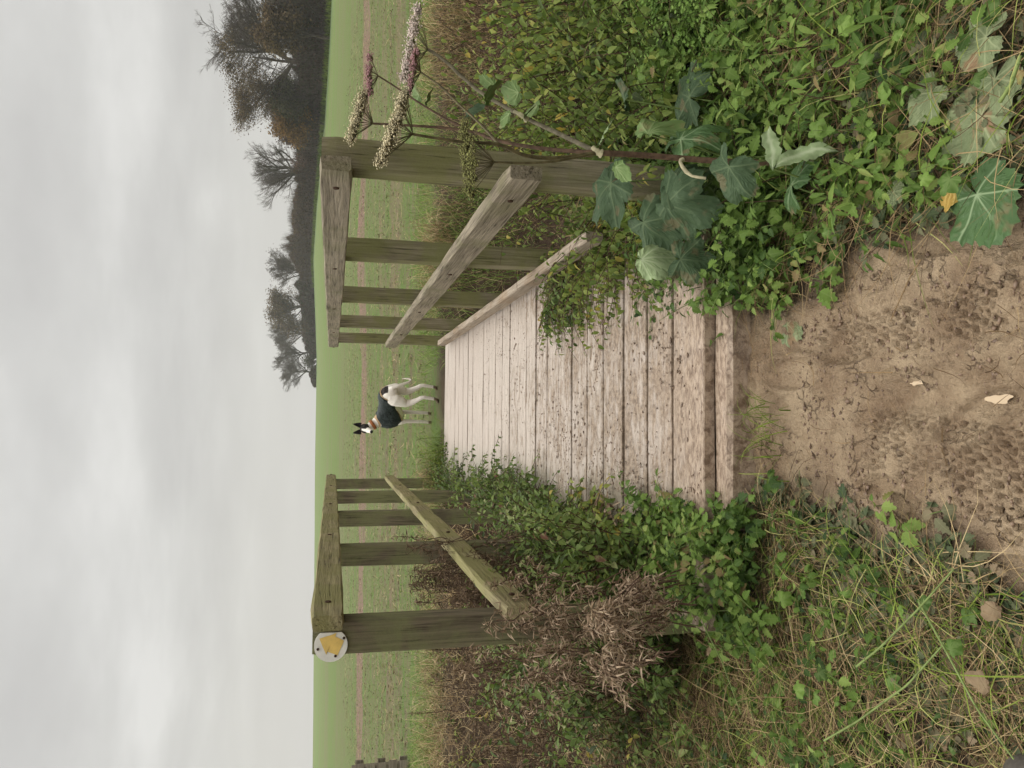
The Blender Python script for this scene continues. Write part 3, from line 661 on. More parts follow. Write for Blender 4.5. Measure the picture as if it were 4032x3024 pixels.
# ---- nettles: each clump a plant of its own
def nettle(label, x, y, k, h, tint, mat=None, spread=.05, z=None, ls=.05, lean=(1.1, 1.5)):
    xy = np.column_stack([rng.normal(x, spread, k), rng.normal(y, spread, k)])
    b0 = on_ground(xy) if z is None else np.column_stack([xy, np.full(k, z)])
    root = empty('nettle_plant', (x, y, float(b0[:, 2].min())), label, 'nettle')
    for i in range(k):
        sg, lg = shoots(b0[i:i + 1], anyyaw(1), U(*lean, 1), U(h * .7, h * 1.2, 1), U(.1, .8, 1), max(3, int(h / .035)), T_NET, U(ls * .8, ls * 1.15, 1), U(tint - .12, tint + .12, 1), (-.75, .15), .0022, petiole=.012, bare=.3)
        st = sg.build('stem', STEM_G, root); lg.build('foliage', mat or L_GREEN, st)
    return root
def ng(dx, dy, z=-.1): return onz(dx, dy, z)[:2]
for lb, (dx, dy), k, h, ti, mt, ls in (
    ('bright nettle standing over the planks near the left kick rail', (1300, 1215), 3, .12, .75, None, .055),
    ('nettle with large serrated leaves beside the deck front left corner', (1500, 1130), 3, .10, .7, None, .05),
    ('pale nettle rosette hanging at the left of the front step', (1420, 1060), 3, .14, .75, None, .05),
    ('nettle in the grass below the front left corner of the deck', (1570, 1150), 4, .1, .6, None, .045),
    ('dusty nettle left of the front step', (1490, 1190), 4, .14, .5, None, .045),
    ('small nettle right of the mossy end block', (1530, 1310), 3, .1, .6, None, .042),
    ('grey green nettle at the foot of the left gatepost', (1580, 1400), 4, .08, .45, None, .04),
    ('lone nettle with two leaves in the dry grass', (1530, 1490), 1, .08, .6, None, .05),
    ('nettle sprig at the bottom left of the grass bank', (1360, 1480), 3, .12, .6, None, .045),
    ('nettle below the dead stalks far left', (1270, 1580), 4, .15, .5, None, .05),
    ('bright round leaved nettle on the mud edge left', (1880, 1120), 2, .07, .85, None, .045),
    ('broad nettle leaves near the bottom left corner of the mud', (2050, 1200), 2, .04, .6, L_MUDDY, .05),
    ('nettle rosette on the mud edge right of the path', (1750, 590), 3, .07, .62, None, .05),
    ('nettle rosette nearest the trodden mud on the right', (1990, 330), 3, .06, .6, None, .045),
    ('nettle between the straw and the mud right of the path', (1680, 450), 4, .1, .6, None, .045),
    ('nettle beside the front right corner of the deck', (1560, 640), 4, .12, .5, None, .045),
    ('dark nettle overhanging the right plank ends', (1480, 590), 5, .16, .45, None, .045),
    ('tall nettle clump behind the folded pale leaf', (1560, 500), 6, .2, .55, None, .048),
    ('nettle clump under the large grey green leaves', (1500, 420), 6, .2, .5, None, .048),
    ('bright nettle by the parsley patch on the right', (1560, 200), 5, .2, .8, None, .05),
    ('nettle tops above the parsley patch', (1450, 120), 5, .28, .7, None, .055),
    ('nettle at the top right edge beside yellow leaves', (1600, 90), 5, .2, .65, None, .055),
    ('nettle leaves around the foot of the hogweed stem', (1590, 352), 6, .17, .5, None, .048),
    ('nettle in front of the hogweed foot below the forked leaf', (1640, 320), 5, .12, .6, None, .045),
    ('nettle hiding the foot of the hogweed stem', (1640, 350), 7, .2, .6, None, .05),
    ('nettle stalks left of the pale spreading leaf', (1640, 400), 5, .13, .55, None, .045),
    ('low nettle in the flattened grass right of the path', (1850, 330), 4, .07, .45, None, .04),
    ('muddied nettle in the flattened grass lower right', (1900, 230), 5, .06, .5, L_MUDDY, .045),
    ('muddied nettle near the lower right corner leaves', (2020, 120), 5, .06, .4, L_MUDDY, .045),
    ('nettle right of the big torn leaf', (1880, 120), 5, .09, .5, None, .045)):
    p = ng(dx, dy, -.1 + h * .6); nettle(lb, p[0], p[1], k, h, ti, mt, .045, ls=ls)
# nettle bed, ivy and small leaves too many to count
def mass(name, label, xy, spec, leafm, stemm=None, z0=None):
    b0 = on_ground(xy) if z0 is None else np.column_stack([xy, z0]); K = len(b0)
    sg, lg = shoots(b0, anyyaw(K), U(*spec['elev'], K), U(*spec['len'], K), U(*spec['bend'], K), spec['nn'], spec['tpl'], U(*spec['ls'], K), U(*spec['tint'], K), spec.get('lp', (-.7, .2)), .002, petiole=.008, ground=lambda x, y: zg(x, y) - .01)
    o = lg.build(name, leafm); tag(o, label, kind='stuff')
    if stemm: tag(sg.build(name + '_stems', stemm), label.replace('leaves', 'stems'), kind='stuff')
side_r = lambda x, y: sstep(.3, .0, pathmask(x, y)) * (x > .25) * ((y < 2.15) | (x > .92))
side_l = lambda x, y: (pathmask(x, y) < .15) * (x < .0) * ((y < 2.13) | (x < -.75))
mass('undergrowth', 'low nettle and ivy leaves covering the right verge', rect(1150, .3, 2.0, 1.3, 2.9, lambda x, y: side_r(x, y) * sstep(1.1, 1.9, y + .2 * x) * (.1 + .9 * sstep(.4, .52, fbm(x, y, 4, 3, 71)))), dict(elev=(.5, 1.5), len=(.05, .17), bend=(.2, 1.4), nn=4, tpl=T_NET, ls=(.028, .054), tint=(.25, .92)), L_GREEN, STEM_G)
mass('muddy_undergrowth', 'trampled muddy leaves on the right verge near the camera', rect(1500, .3, 1.5, .75, 1.8, side_r), dict(elev=(0, .7), len=(.04, .12), bend=(0, .6), nn=3, tpl=T_NET, ls=(.026, .046), tint=(.0, .75), lp=(-.4, .4)), L_MUDDY, STEM_G)
mass('verge_undergrowth', 'low nettle and ivy leaves on the left verge', rect(480, -1.6, -.2, 1.5, 2.75, side_l), dict(elev=(.2, 1.4), len=(.05, .15), bend=(.2, 1.4), nn=4, tpl=T_NET, ls=(.024, .04), tint=(.1, .75)), L_GREEN, STEM_G)
mass('muddy_verge_leaves', 'trampled muddy leaves between the grass and the mud on the left', rect(700, -.9, -.05, .85, 2.15, lambda x, y: (pathmask(x, y) < .35) * (x < .05) * sstep(-.9, -.3, x)), dict(elev=(0, .6), len=(.03, .1), bend=(0, .6), nn=3, tpl=T_NET, ls=(.022, .042), tint=(.0, .8), lp=(-.4, .4)), L_MUDDY, STEM_G)
mass('bank_undergrowth', 'mixed leaves growing down the ditch banks', rect(1500, -5, 6.5, 3.0, 8.6, lambda x, y: (np.abs(x - .08) > .8) * (np.hypot(x - 3.5, (y - 6.6) * .8) > .75)), dict(elev=(.4, 1.4), len=(.08, .3), bend=(.3, 1.6), nn=5, tpl=T_OV, ls=(.03, .055), tint=(.1, .9)), L_SHRUB, STEM_B)
mass('corner_undergrowth', 'leaves of nettle and bramble hiding the front left corner of the deck', rect(300, -.66, -.1, 1.9, 3.1, lambda x, y: sstep(.0, -.14, x + .17 + .28 * (y - 2.1)) * sstep(1.9, 2.3, y) * (.12 + .88 * sstep(.40, .56, fbm(x, y, 7, 2, 55))) * sstep(.02, .12, np.hypot((x + .70), (y - 2.2)) )), dict(elev=(.5, 1.5), len=(.06, .18), bend=(.2, 1.4), nn=5, tpl=T_NET, ls=(.022, .048), tint=(.25, .95)), L_GREEN, STEM_G, z0=np.full(300, -.06))
mass('step_undergrowth', 'leaves of nettle hiding the front right corner of the deck', rect(330, .40, .95, 1.95, 2.75, lambda x, y: sstep(.36, .5, x + .0 * y)), dict(elev=(.5, 1.5), len=(.08, .24), bend=(.2, 1.4), nn=5, tpl=T_NET, ls=(.028, .048), tint=(.2, .75)), L_GREEN, STEM_G, z0=np.full(330, -.05))
mass('bank_edge_undergrowth', 'mixed leaves on the edge of the ditch left of the gatepost', rect(600, -2.4, -.76, 2.1, 3.6, lambda x, y: ((x < -1.15) | (y > 2.65)) * 1.), dict(elev=(.4, 1.4), len=(.08, .26), bend=(.3, 1.6), nn=5, tpl=T_OV, ls=(.026, .05), tint=(.05, .75)), L_BRAM, STEM_B)
mass('post_foot_undergrowth', 'nettle and bramble leaves over the plank ends beside the left gatepost', rect(110, -.60, -.30, 2.22, 2.75), dict(elev=(.3, 1.4), len=(.06, .2), bend=(.3, 1.5), nn=5, tpl=T_NET, ls=(.024, .046), tint=(.3, .95)), L_GREEN, STEM_G, z0=np.full(110, .0))
mass('willow_undergrowth', 'narrow pale green leaves rising through the right verge', rect(170, .4, 1.9, 1.3, 2.9, side_r), dict(elev=(.8, 1.5), len=(.12, .3), bend=(.2, 1.2), nn=7, tpl=T_LAN, ls=(.04, .075), tint=(.4, .8)), L_GREEN, STEM_B)
mass('dock_undergrowth', 'broad rounded leaves low in the right verge', rect(120, .4, 1.8, 1.0, 2.5, side_r), dict(elev=(.4, 1.3), len=(.04, .12), bend=(.2, 1.), nn=2, tpl=T_ROUND, ls=(.05, .085), tint=(.2, .8)), L_GREEN, STEM_G)
mass('parsley', 'bright green cow parsley patch on the right verge', rect(620, 1.1, 1.75, 1.85, 2.6, lambda x, y: (fbm(x, y, 3, 2, 9) > .42) * 1.), dict(elev=(.8, 1.5), len=(.12, .24), bend=(.2, 1.0), nn=10, tpl=leaf_template('ovate', 3, .9, .05, .15, .5), ls=(.013, .022), tint=(.2, .9), lp=(-.3, .4)), L_BRIGHT, STEM_G)

# ---- grass, straw and litter
G0 = lambda x, y: zg(x, y) + .002
def lay(name, label, xy, elev, length, width, bend, tint, mat, sway=.5, n=6, z=0., ground=G0, yaw=None, twist=.5):
    K = len(xy); b = on_ground(xy, z)
    V, F, C = blades(b, anyyaw(K) if yaw is None else yaw(K), U(*elev, K), U(*length, K), U(*width, K), U(*bend, K), U(*tint, K), n, sway, ground, twist)
    o = Geo().add(V, F, C).build(name, mat); tag(o, label, kind='stuff'); return o
lay('grass', 'long green grass blades lying over the left verge', rect(4200, -1.9, .0, .75, 2.9, side_l), (.0, 1.1), (.07, .28), (.0014, .0042), (.6, 2.2), (.1, 1.), GRASS, 1.)
lay('bank_edge_straw', 'dead stems and old grass matted on the ditch edge left of the gatepost', rect(4500, -2.6, -.76, 2.0, 3.7), (-.1, .9), (.1, .42), (.0015, .0036), (.2, 1.6), (.0, .75), STRAW, .9)
lay('left_bank_straw', 'pale dry straw collapsed down the left ditch bank', rect(9000, -5.5, -.95, 3.1, 8.2), (-.1, 1.1), (.12, .45), (.003, .006), (.2, 1.8), (.3, 1.), STRAW, .9)
lay('straw', 'dry straw and dead stems matted over the left verge', rect(17000, -1.9, .05, .7, 2.8, lambda x, y: (pathmask(x, y) < .2) * (x < .05) * ((y < 2.12) | (x < -.72)) * (.25 + .75 * sstep(.4, .55, fbm(x, y, 5, 2, 91)))), (-.1, .6), (.05, .32), (.0008, .0026), (.2, 1.6), (.0, .9), STRAW, 1.3)
lay('verge_straw', 'dry straw and dead stems matted over the right verge', rect(6500, .3, 1.9, .75, 2.4, side_r), (-.1, .6), (.1, .35), (.0012, .003), (.2, 1.3), (.0, .75), STRAW, .9)
lay('verge_grass', 'green grass blades threading through the right verge', rect(1100, .3, 1.8, .75, 2.3, side_r), (.1, 1.2), (.1, .3), (.002, .004), (.5, 1.7), (.2, 1.), GRASS, .6)
lay('mud_litter', 'small twigs, straws and roots trodden into the mud', rect(420, -.55, .85, .7, 2.12, lambda x, y: .25 + .75 * (pathmask(x, y) < .8)), (0, .1), (.02, .14), (.0012, .0028), (0, .2), (.0, .7), STRAW, .8, ground=lambda x, y: zfull(x, y) + .001)
lay('bank_straw', 'brown dead stems lying on the ditch banks', rect(17000, -6, 7.5, 3.0, 8.7, lambda x, y: (np.abs(x - .08) > .85) * (np.hypot(x - 3.5, (y - 6.6) * .8) > .7)), (-.1, 1.1), (.15, .5), (.0025, .0055), (.2, 1.8), (.15, 1.), STRAW, .8)
lay('far_straw', 'thick dry golden grass along the top of the far bank', rect(7000, -8, 9, 7.6, 9.2, lambda x, y: (np.abs(x - .1) > .9) * (.35 + .65 * (fbm(x, y, .7, 2, 15) > .5))), (.5, 1.5), (.12, .42), (.003, .006), (.6, 2.2), (.25, 1.), STRAW, .5)
lay('bank_grass', 'bright green grass strip between the ditch and the field', rect(22000, -9, 11, 8.1, 10.4, lambda x, y: (.25 + .75 * sstep(.4, .6, fbm(x, y, .5, 3, 33))) * sstep(10.4, 9.6, y) * ((np.abs(x - .1) > .5) | (y > 8.9))), (.7, 1.5), (.06, .26), (.003, .007), (.2, 1.8), (.2, 1.), LAWN, .4, 4)
lay('sprouts', 'short green crop sprouts covering the near field', rect(26000, -10, 12, 9.6, 24, lambda x, y: np.clip(10 / y, 0, 1) ** 1.5), (.8, 1.5), (.03, .075), (.006, .012), (.3, 1.3), (.1, .8), LAWN, .4, 3)
lay('stubble', 'pale broken stubble straws scattered on the field', rect(9000, -11, 14, 9.8, 30, lambda x, y: np.clip(11 / y, 0, 1) * (.3 + .7 * (fbm(x * .3, y * 1.5, 1, 2, 44) > .5))), (0, .5), (.06, .24), (.005, .010), (0, .4), (.45, 1.), STRAW, .3, 3)
lay('clods', 'dark crumbs of soil and dead stems between the crop rows', rect(16000, -11, 14, 9.6, 34, lambda x, y: np.clip(11 / y, 0, 1) * (.2 + .8 * (fbm(x * .3, y * 1.5, 1, 2, 45) > .52))), (0, .9), (.02, .09), (.008, .02), (0, 1.), (.0, .3), STRAW, .3, 3)
lay('outer_straw', 'dry grass matted over the bank top away to the right', rect(6000, 1.7, 5.5, .4, 3.6), (-.1, .9), (.12, .45), (.002, .005), (.2, 1.6), (.0, .8), STRAW, .9)
lay('outer_verge_straw', 'dry grass matted over the bank top away to the left', rect(5000, -5.5, -1.7, .4, 3.6), (-.1, .9), (.12, .45), (.002, .005), (.2, 1.6), (.0, .8), STRAW, .9)
mass('outer_undergrowth', 'nettle and bramble leaves covering the bank away to the right', rect(1100, 1.8, 5.0, .8, 4.2), dict(elev=(.5, 1.5), len=(.08, .3), bend=(.2, 1.4), nn=5, tpl=T_NET, ls=(.035, .06), tint=(.15, .85)), L_GREEN, STEM_G)
# tufts
def tuft(label, c, n, L, tint, mat, spread=.1, bend=(1.2, 2.6), width=(.004, .007)):
    xy = np.column_stack([rng.normal(c[0], spread, n), rng.normal(c[1], spread * .7, n)]); b = on_ground(xy)
    V, F, C = blades(b, anyyaw(n), U(1.0, 1.5, n), U(L * .6, L * 1.2, n), U(*width, n), U(*bend, n), U(*tint, n), 7, .3, None, .3)
    o = Geo().add(V, F, C).build('grass_tuft', mat, origin=(c[0], c[1], float(b[:, 2].min()))); tag(o, label, 'grass tuft'); return o
tuft('arching yellow green grass tuft at the far left corner of the planks', (-.40, 8.15), 420, .55, (.1, .75), GRASS, .13)
tuft('golden dry tuft leaning beside the arching green one', (-.66, 8.3), 260, .5, (.3, .9), STRAW, .13)
tuft('small green tuft on the far right corner of the planks', (.86, 8.0), 260, .3, (.2, .8), LAWN, .12)
tuft('dry tuft among the posts on the far right bank', (2.0, 8.5), 420, .5, (.3, 1.), STRAW, .25)
tuft('pale dry tussock at the right edge of the picture on the far bank', (4.5, 8.5), 900, .55, (.4, 1.), STRAW, .5)
tuft('bright green tuft by the water on the right', (3.2, 7.6), 260, .4, (.2, .9), LAWN, .16)
tuft('bright green grass behind the right gatepost', (1.75, 8.0), 500, .38, (.35, 1.), LAWN, .35)
tuft('bright green grass between the hogweed and the field', (2.7, 8.1), 500, .38, (.35, 1.), LAWN, .35)
tuft('bright green grass at the far left end of the bank', (-3.9, 8.9), 500, .32, (.35, 1.), LAWN, .5)
tuft('grass tuft right in front of the deck step', (-.02, 2.03), 60, .12, (.2, .8), GRASS, .06, (1., 2.2), (.002, .004))
tuft('row of small grass along the right plank ends', (.72, 6.4), 200, .08, (.3, .8), LAWN, .25, (.6, 1.6), (.003, .005))
# broken dry leaves on the left plank ends and leaf litter on the deck
q = rect(90, -.52, -.36, 2.85, 3.35); K = len(q)
tag(Geo().add(*scatter(T_CURL, np.column_stack([q, U(.0, .04, K)]), anyyaw(K), U(-.2, .8, K), rng.normal(0, .8, K), U(.03, .07, K), U(.3, 1, K))).build('leaf_litter', L_DEAD), 'dry broken leaves heaped on the left plank ends', kind='stuff')
# mud clods on the planks
def clods(name, label, xy, zf, r):
    K = len(xy); ico = np.array([(1, 0, 0), (-1, 0, 0), (0, 1, 0), (0, -1, 0), (0, 0, 1), (0, 0, -1.)]); f = np.array([(0, 2, 4), (2, 1, 4), (1, 3, 4), (3, 0, 4), (2, 0, 5), (1, 2, 5), (3, 1, 5), (0, 3, 5)])
    S = U(*r, K)[:, None] * rng.uniform([.6, .5, .25], [1.8, 1.2, .7], (K, 3))
    V = (ico[None] + rng.normal(0, .25, (K, 6, 3))) * S[:, None] + np.column_stack([xy, zf(xy[:, 0], xy[:, 1])])[:, None]
    F = (f[None] + np.arange(K)[:, None, None] * 6).reshape(-1, 3)
    c = np.tile([.5, 0, 0, 1.], (K * 6, 1)); c[:, 0] = np.repeat(rng.random(K), 6)
    tag(tris(name, V.reshape(-1, 3), F, CLOD, None, c), label, kind='stuff')
CLOD = material('mud_clod', lambda t, b: (t.put(b.inputs['Base Color'], t.ramp(t.noise(30, t.pos(), 3), [(.3, (.09, .055, .035)), (.7, (.27, .18, .115))])), setattr(b.inputs['Roughness'], 'default_value', .5)))
clods('mud_crumbs', 'crumbs of mud trodden onto the planks', rect(2600, -.5, .75, 2.25, 7.5, lambda x, y: sstep(7.5, 2., y) * (.12 + .88 * sstep(.5, .62, fbm(x, y, 4, 3, 61)))), lambda x, y: .001 + 0 * x, (.002, .006))
clods('mud_lumps', 'lumps of mud around the boot marks', rect(1300, -.55, .85, .7, 2.1, lambda x, y: pathmask(x, y) * (.25 + .75 * (fbm(x, y, 6, 3, 62) > .5))), lambda x, y: zfull(x, y), (.0025, .008))

# ------------------------------------------------------------------ large lobed leaves
def bigleafmat(name, lo, hi, veinc, rough=.6, brown=0.):
    def fn(t, b):
        sc_ = t.new('ShaderNodeSeparateColor'); t.put(sc_.inputs[0], t.attr('col').outputs['Color']); p = t.pos()
        n = t.noise(38, p, 4, .6); c = t.mix(n, lo, hi)
        c = t.mix(t.math('MULTIPLY', t.maprange(t.noise(22, p, 4, .7), .58, .7), .45), c, [min(1, x * 1.5 + .03) for x in hi])
        if brown: c = t.mix(t.math('MULTIPLY', t.maprange(t.noise(13, p, 3, .6), .56, .66), brown), c, (.24, .15, .085))
        c = t.mix(t.math('MULTIPLY', t.maprange(sc_.outputs[1], .0, .035, 1., 0.), .8), c, veinc)
        t.put(b.inputs['Base Color'], c); b.inputs['Roughness'].default_value = rough; b.inputs['Specular IOR Level'].default_value = .12
        t.put(b.inputs['Normal'], t.bump(t.math('ADD', t.maprange(sc_.outputs[1], 0., .09), t.math('MULTIPLY', n, .5)), .7, .004))
    return material(name, fn)
BL_DARK = bigleafmat('dark_grey_green_leaf', (.032, .058, .028), (.068, .105, .048), (.11, .15, .075), brown=.3); BL_PALE = bigleafmat('pale_underside_leaf', (.21, .28, .13), (.29, .36, .19), (.42, .48, .30), .6)
BL_MID = bigleafmat('mid_green_leaf', (.10, .16, .05), (.16, .23, .08), (.28, .35, .16), brown=.35); BL_DEEP = bigleafmat('deep_green_leaf', (.04, .085, .028), (.085, .145, .055), (.28, .36, .20), .35, .5)
BL_MUD = bigleafmat('blotched_muddy_leaf', (.13, .17, .08), (.22, .25, .13), (.33, .36, .20), .5, .9); BL_YEL = bigleafmat('yellow_dying_leaf', (.28, .17, .04), (.46, .32, .08), (.65, .5, .2), .6, .9)
def lobed(lobes, depth, seed, nr=9, na=84, serr=.045, cup=.12, wave=.06, fold=0.):
    """outline in polar form round the stalk end; lobes: (angle, length)"""
    r_ = np.random.default_rng(seed); an = np.linspace(-math.pi * .93, math.pi * .93, na)
    rad_ = np.zeros(na)
    for la, ll in lobes: rad_ = np.maximum(rad_, ll * np.clip(np.cos((an - la) * 1.0), 0, 1) ** (3.2 * depth)); 
    base = .38 * np.clip(np.cos(an / 2.2), 0, 1); rad_ = np.maximum(rad_, base)
    rad_ *= 1 + serr * np.where(np.arange(na) % 3 == 0, 1., -.35) + r_.normal(0, .015, na)
    rr = np.linspace(0, 1, nr + 1)[1:] ** .85
    V = [(0, 0, 0)]; C = [(.5, 0, 0, 1)]
    ph = r_.random(3) * 6
    for q in rr:
        for k in range(na):
            x, y = rad_[k] * q * math.sin(an[k]), rad_[k] * q * math.cos(an[k])
            z = cup * (x * x + y * y) * -1 + wave * math.sin(5 * x + ph[0]) * math.cos(6 * y + ph[1]) * q + .03 * math.sin(an[k] * 9 + ph[2]) * q * q - fold * abs(x)
            dv = 1.
            for la, ll in lobes:
                dx_, dy_ = math.sin(la), math.cos(la); s = x * dx_ + y * dy_; dd = abs(x * dy_ - y * dx_)
                if s > 0: dv = min(dv, dd + .006)
                m = ((s * 5.5) % 1.) ; side_ = abs(((s - dd * .75) * 5.5) % 1. - .5) / 5.5
                if s > .1 and dd < .28: dv = min(dv, side_ + .018 + dd * .03)
            V.append((x, y, z)); C.append((.5, dv, q, 1))
    F = [(0, 1 + k, 2 + k) for k in range(na - 1)]
    for i in range(nr - 1):
        for k in range(na - 1):
            a_ = 1 + i * na + k; b_ = a_ + na; F += [(a_, b_, b_ + 1), (a_, b_ + 1, a_ + 1)]
    return np.array(V), np.array(F), np.array(C)
def lobmass(name, label, xy, h, size, tint, mat, lobes, depth, zz0=None):
    K = len(xy); p = np.column_stack([xy, (zg(xy[:, 0], xy[:, 1]) if zz0 is None else zz0) + U(*h, K)]); V0 = lobed(lobes, depth, 5, nr=3, na=32, cup=.35, wave=.16)
    g = Geo(); g.add(*scatter(V0, p, anyyaw(K), U(-.7, .5, K), rng.normal(0, .4, K), U(*size, K), U(*tint, K))); tag(g.build(name, mat), label, kind='stuff')
MAPLE = [(0, 1.), (.95, .85), (-.95, .85), (2.0, .62), (-2.0, .62)]; LONG3 = [(0, 1.), (.9, .55), (-.9, .55), (.35, .8), (-.4, .78)]; TWO = [(.8, 1.), (-.8, .62)]
ROUND = [(0, .9), (.8, .85), (-.8, .85), (1.6, .75), (-1.6, .75), (2.4, .6), (-2.4, .6)]
def bigleaf(label, dx, dy, y, yaw, pitch, roll, size, lobes, depth, mat, seed, stalk=None, cup=.5, wave=.13, name='hogweed_leaf', z=None, serr=.045, fold=0.):
    p = at(dx, dy, y) if z is None else onz(dx, dy, z)
    V, F, C = scatter(lobed(lobes, depth, seed, cup=cup, wave=wave, serr=serr, fold=fold), p[None], np.array([yaw]), pitch, roll, size, .5)
    root = empty(name, p, label, 'leaf'); Geo().add(V, F, C).build('blade', mat, root)
    if stalk is not None:
        e = np.array(stalk, float); tt = np.linspace(0, 1, 7)[:, None]; P = p * (1 - tt) + e * tt; P[:, 2] += np.sin(tt[:, 0] * np.pi) * .02
        Geo().add(*tubes(P[None], np.linspace(.0022, .0035, 7)[None], 6)).build('stalk', STEM_G, root)
    return root
def gp(dx, dy, z=-.08): return onz(dx, dy, z)
# yaw: 0 = world right, pi/2 = away from the camera, -pi/2 = towards it
lobmass('ivy_leaves', 'small lobed leaves scattered through the right verge', rect(240, .35, 1.7, 1.15, 2.6, side_r), (.02, .13), (.018, .04), (.15, .8), L_GREEN, MAPLE, .8)
lobmass('verge_ivy_leaves', 'small lobed leaves scattered through the left verge', rect(150, -1.5, -.2, 1.0, 2.6, side_l), (.01, .08), (.018, .034), (.1, .6), L_GREEN, MAPLE, .8)
lobmass('dying_leaves', 'yellowed and browned leaves among the right verge plants', rect(110, .35, 1.7, .85, 2.6, side_r), (.01, .08), (.014, .03), (.93, 1.), L_GREEN, LONG3, .9)
for a_ in (
    ('dark grey green lobed leaf nearest the right gatepost', 1320, 395, 2.25, 2.2, .5, .2, .15, MAPLE, .8, BL_DARK, 1),
    ('dark grey green leaf hanging over the plank ends', 1390, 480, 2.2, -2.7, -.5, .2, .14, MAPLE, .8, BL_DARK, 2),
    ('large dark leaf left of the hogweed foot', 1440, 440, 2.1, -2.2, -.4, -.2, .15, MAPLE, .7, BL_DARK, 3),
    ('dark leaf with brown spots behind the hogweed foot', 1450, 395, 2.1, -1.0, -.6, .2, .13, MAPLE, .8, BL_DARK, 4),
    ('pale green leaf folded over the second plank', 1385, 560, 2.2, -2.0, -.9, .4, .12, LONG3, 1., BL_PALE, 5),
    ('dark leaf drooping below the pale folded one', 1470, 560, 2.1, -1.8, -.9, .1, .10, MAPLE, .9, BL_DARK, 6),
    ('light green lobed leaf left of the hogweed stem', 1400, 290, 2.05, .2, -.7, -.9, .15, LONG3, .9, BL_MID, 7),
    ('grey green leaf arching right of the hogweed', 1350, 215, 2.3, .9, .2, .5, .12, LONG3, .9, BL_DARK, 8),
    ('broad grey green leaf facing up among the nettles', 1490, 210, 2.2, 1.0, .3, .0, .14, MAPLE, .7, BL_DARK, 9),
    ('dark leaf with pale midrib right of the hogweed foot', 1470, 300, 2.0, -.6, -.8, .0, .13, MAPLE, .9, BL_DEEP, 10),
    ('large pale torn leaf at the right edge', 1740, 140, 1.9, 1.9, -.1, .5, .20, LONG3, .7, BL_MID, 12),
    ('dark leaf across the foot of the hogweed stem', 1575, 360, 1.74, 2.4, -.1, .4, .11, MAPLE, .8, BL_DARK, 16),
    ('round deep green leaf in the shade below the forked leaf', 1710, 400, 1.75, .8, -.2, .0, .10, ROUND, .6, BL_DEEP, 13),
    ('dark green leaf at the right edge above the torn one', 1600, 30, 2.1, 2.5, .1, .2, .13, MAPLE, .7, BL_DARK, 14),
    ('dark green leaf at the far right corner of the verge', 1730, 30, 2.0, 1.2, .1, -.2, .12, MAPLE, .7, BL_DARK, 15)):
    lb, dx, dy, y, yaw, pt, rl, sz, lo, dp, mt, sd = a_
    p = at(dx, dy, y); bigleaf(lb, dx, dy, y, yaw, pt, rl, sz, lo, dp, mt, sd, cup=.5 if sd != 11 else .08, wave=.13 if sd != 11 else .07, stalk=(p[0] - math.cos(yaw) * .07, p[1] - math.sin(yaw) * .07, zg(p[0], p[1])))
for lb, dx, dy, z, yaw, pt, sz, lo, dp, mt, sd in (
    ('large glossy deep green leaf lying on the mud at the lower right', 2110, 420, -.085, -2.7, -.05, .105, MAPLE, .45, BL_DEEP, 21),
    ('blotched pale leaf with a thick stalk near the lower right corner', 2120, 250, -.07, 1.9, .05, .10, ROUND, .6, BL_MUD, 22),
    ('second blotched leaf above the thick stalk', 2150, 170, -.07, 2.6, .0, .08, ROUND, .6, BL_MUD, 23),
    ('greyish round leaf at the lower right among the grass', 2130, 80, -.07, 1.4, .0, .075, ROUND, .6, BL_MUD, 24),
    ('yellow withered leaf on the mud edge', 2060, 400, -.09, 2.9, .2, .05, LONG3, 1., BL_YEL, 25),
    ('pale round leaf pressed in mud right of the path', 1930, 415, -.1, -2.4, .0, .035, ROUND, .5, BL_MUD, 26),
    ('muddy leaf trodden flat on the path left of the rosette', 1700, 700, -.115, -2.2, .0, .07, MAPLE, .8, BL_MUD, 27),
    ('grey leaf in the lower right corner beside the mud', 2010, 200, -.06, 2.2, .1, .07, MAPLE, .7, BL_MUD, 28)):
    p = onz(dx, dy, z); bigleaf(lb, dx, dy, 0, yaw, pt, 0., sz * 1.12, lo, dp, mt, sd, name='broad_leaf', z=float(zfull(p[0], p[1])) + (.055 if dy < 500 else .012), cup=.06, wave=.10)
for lb, dx, dy, z, sz, sd in (('orange brown dead leaf at the foot of the left gatepost', 1527, 1408, -.06, .035, 41), ('rusty dead leaf on the left bank by the kick rail', 1235, 1225, .06, .05, 42),
                              ('brown oak leaf caught beside the mossy block', 1500, 1335, .02, .04, 43), ('pale dead leaf in the lower left grass', 2130, 1480, -.07, .05, 44), ('pinkish dead leaf in the lower left trampled verge', 2150, 1310, -.08, .04, 45)):
    p = onz(dx, dy, z); V, F, C = scatter(lobed(LONG3, 1., sd, cup=.3, wave=.15, nr=5, na=40), p[None], np.array([rng.uniform(0, 6)]), .3, .3, sz, .5)
    o = Geo().add(V, F, C).build('dead_leaf', BROWNLEAF if 'BROWNLEAF' in globals() else L_DEAD, origin=p); tag(o, lb, 'dead leaf')

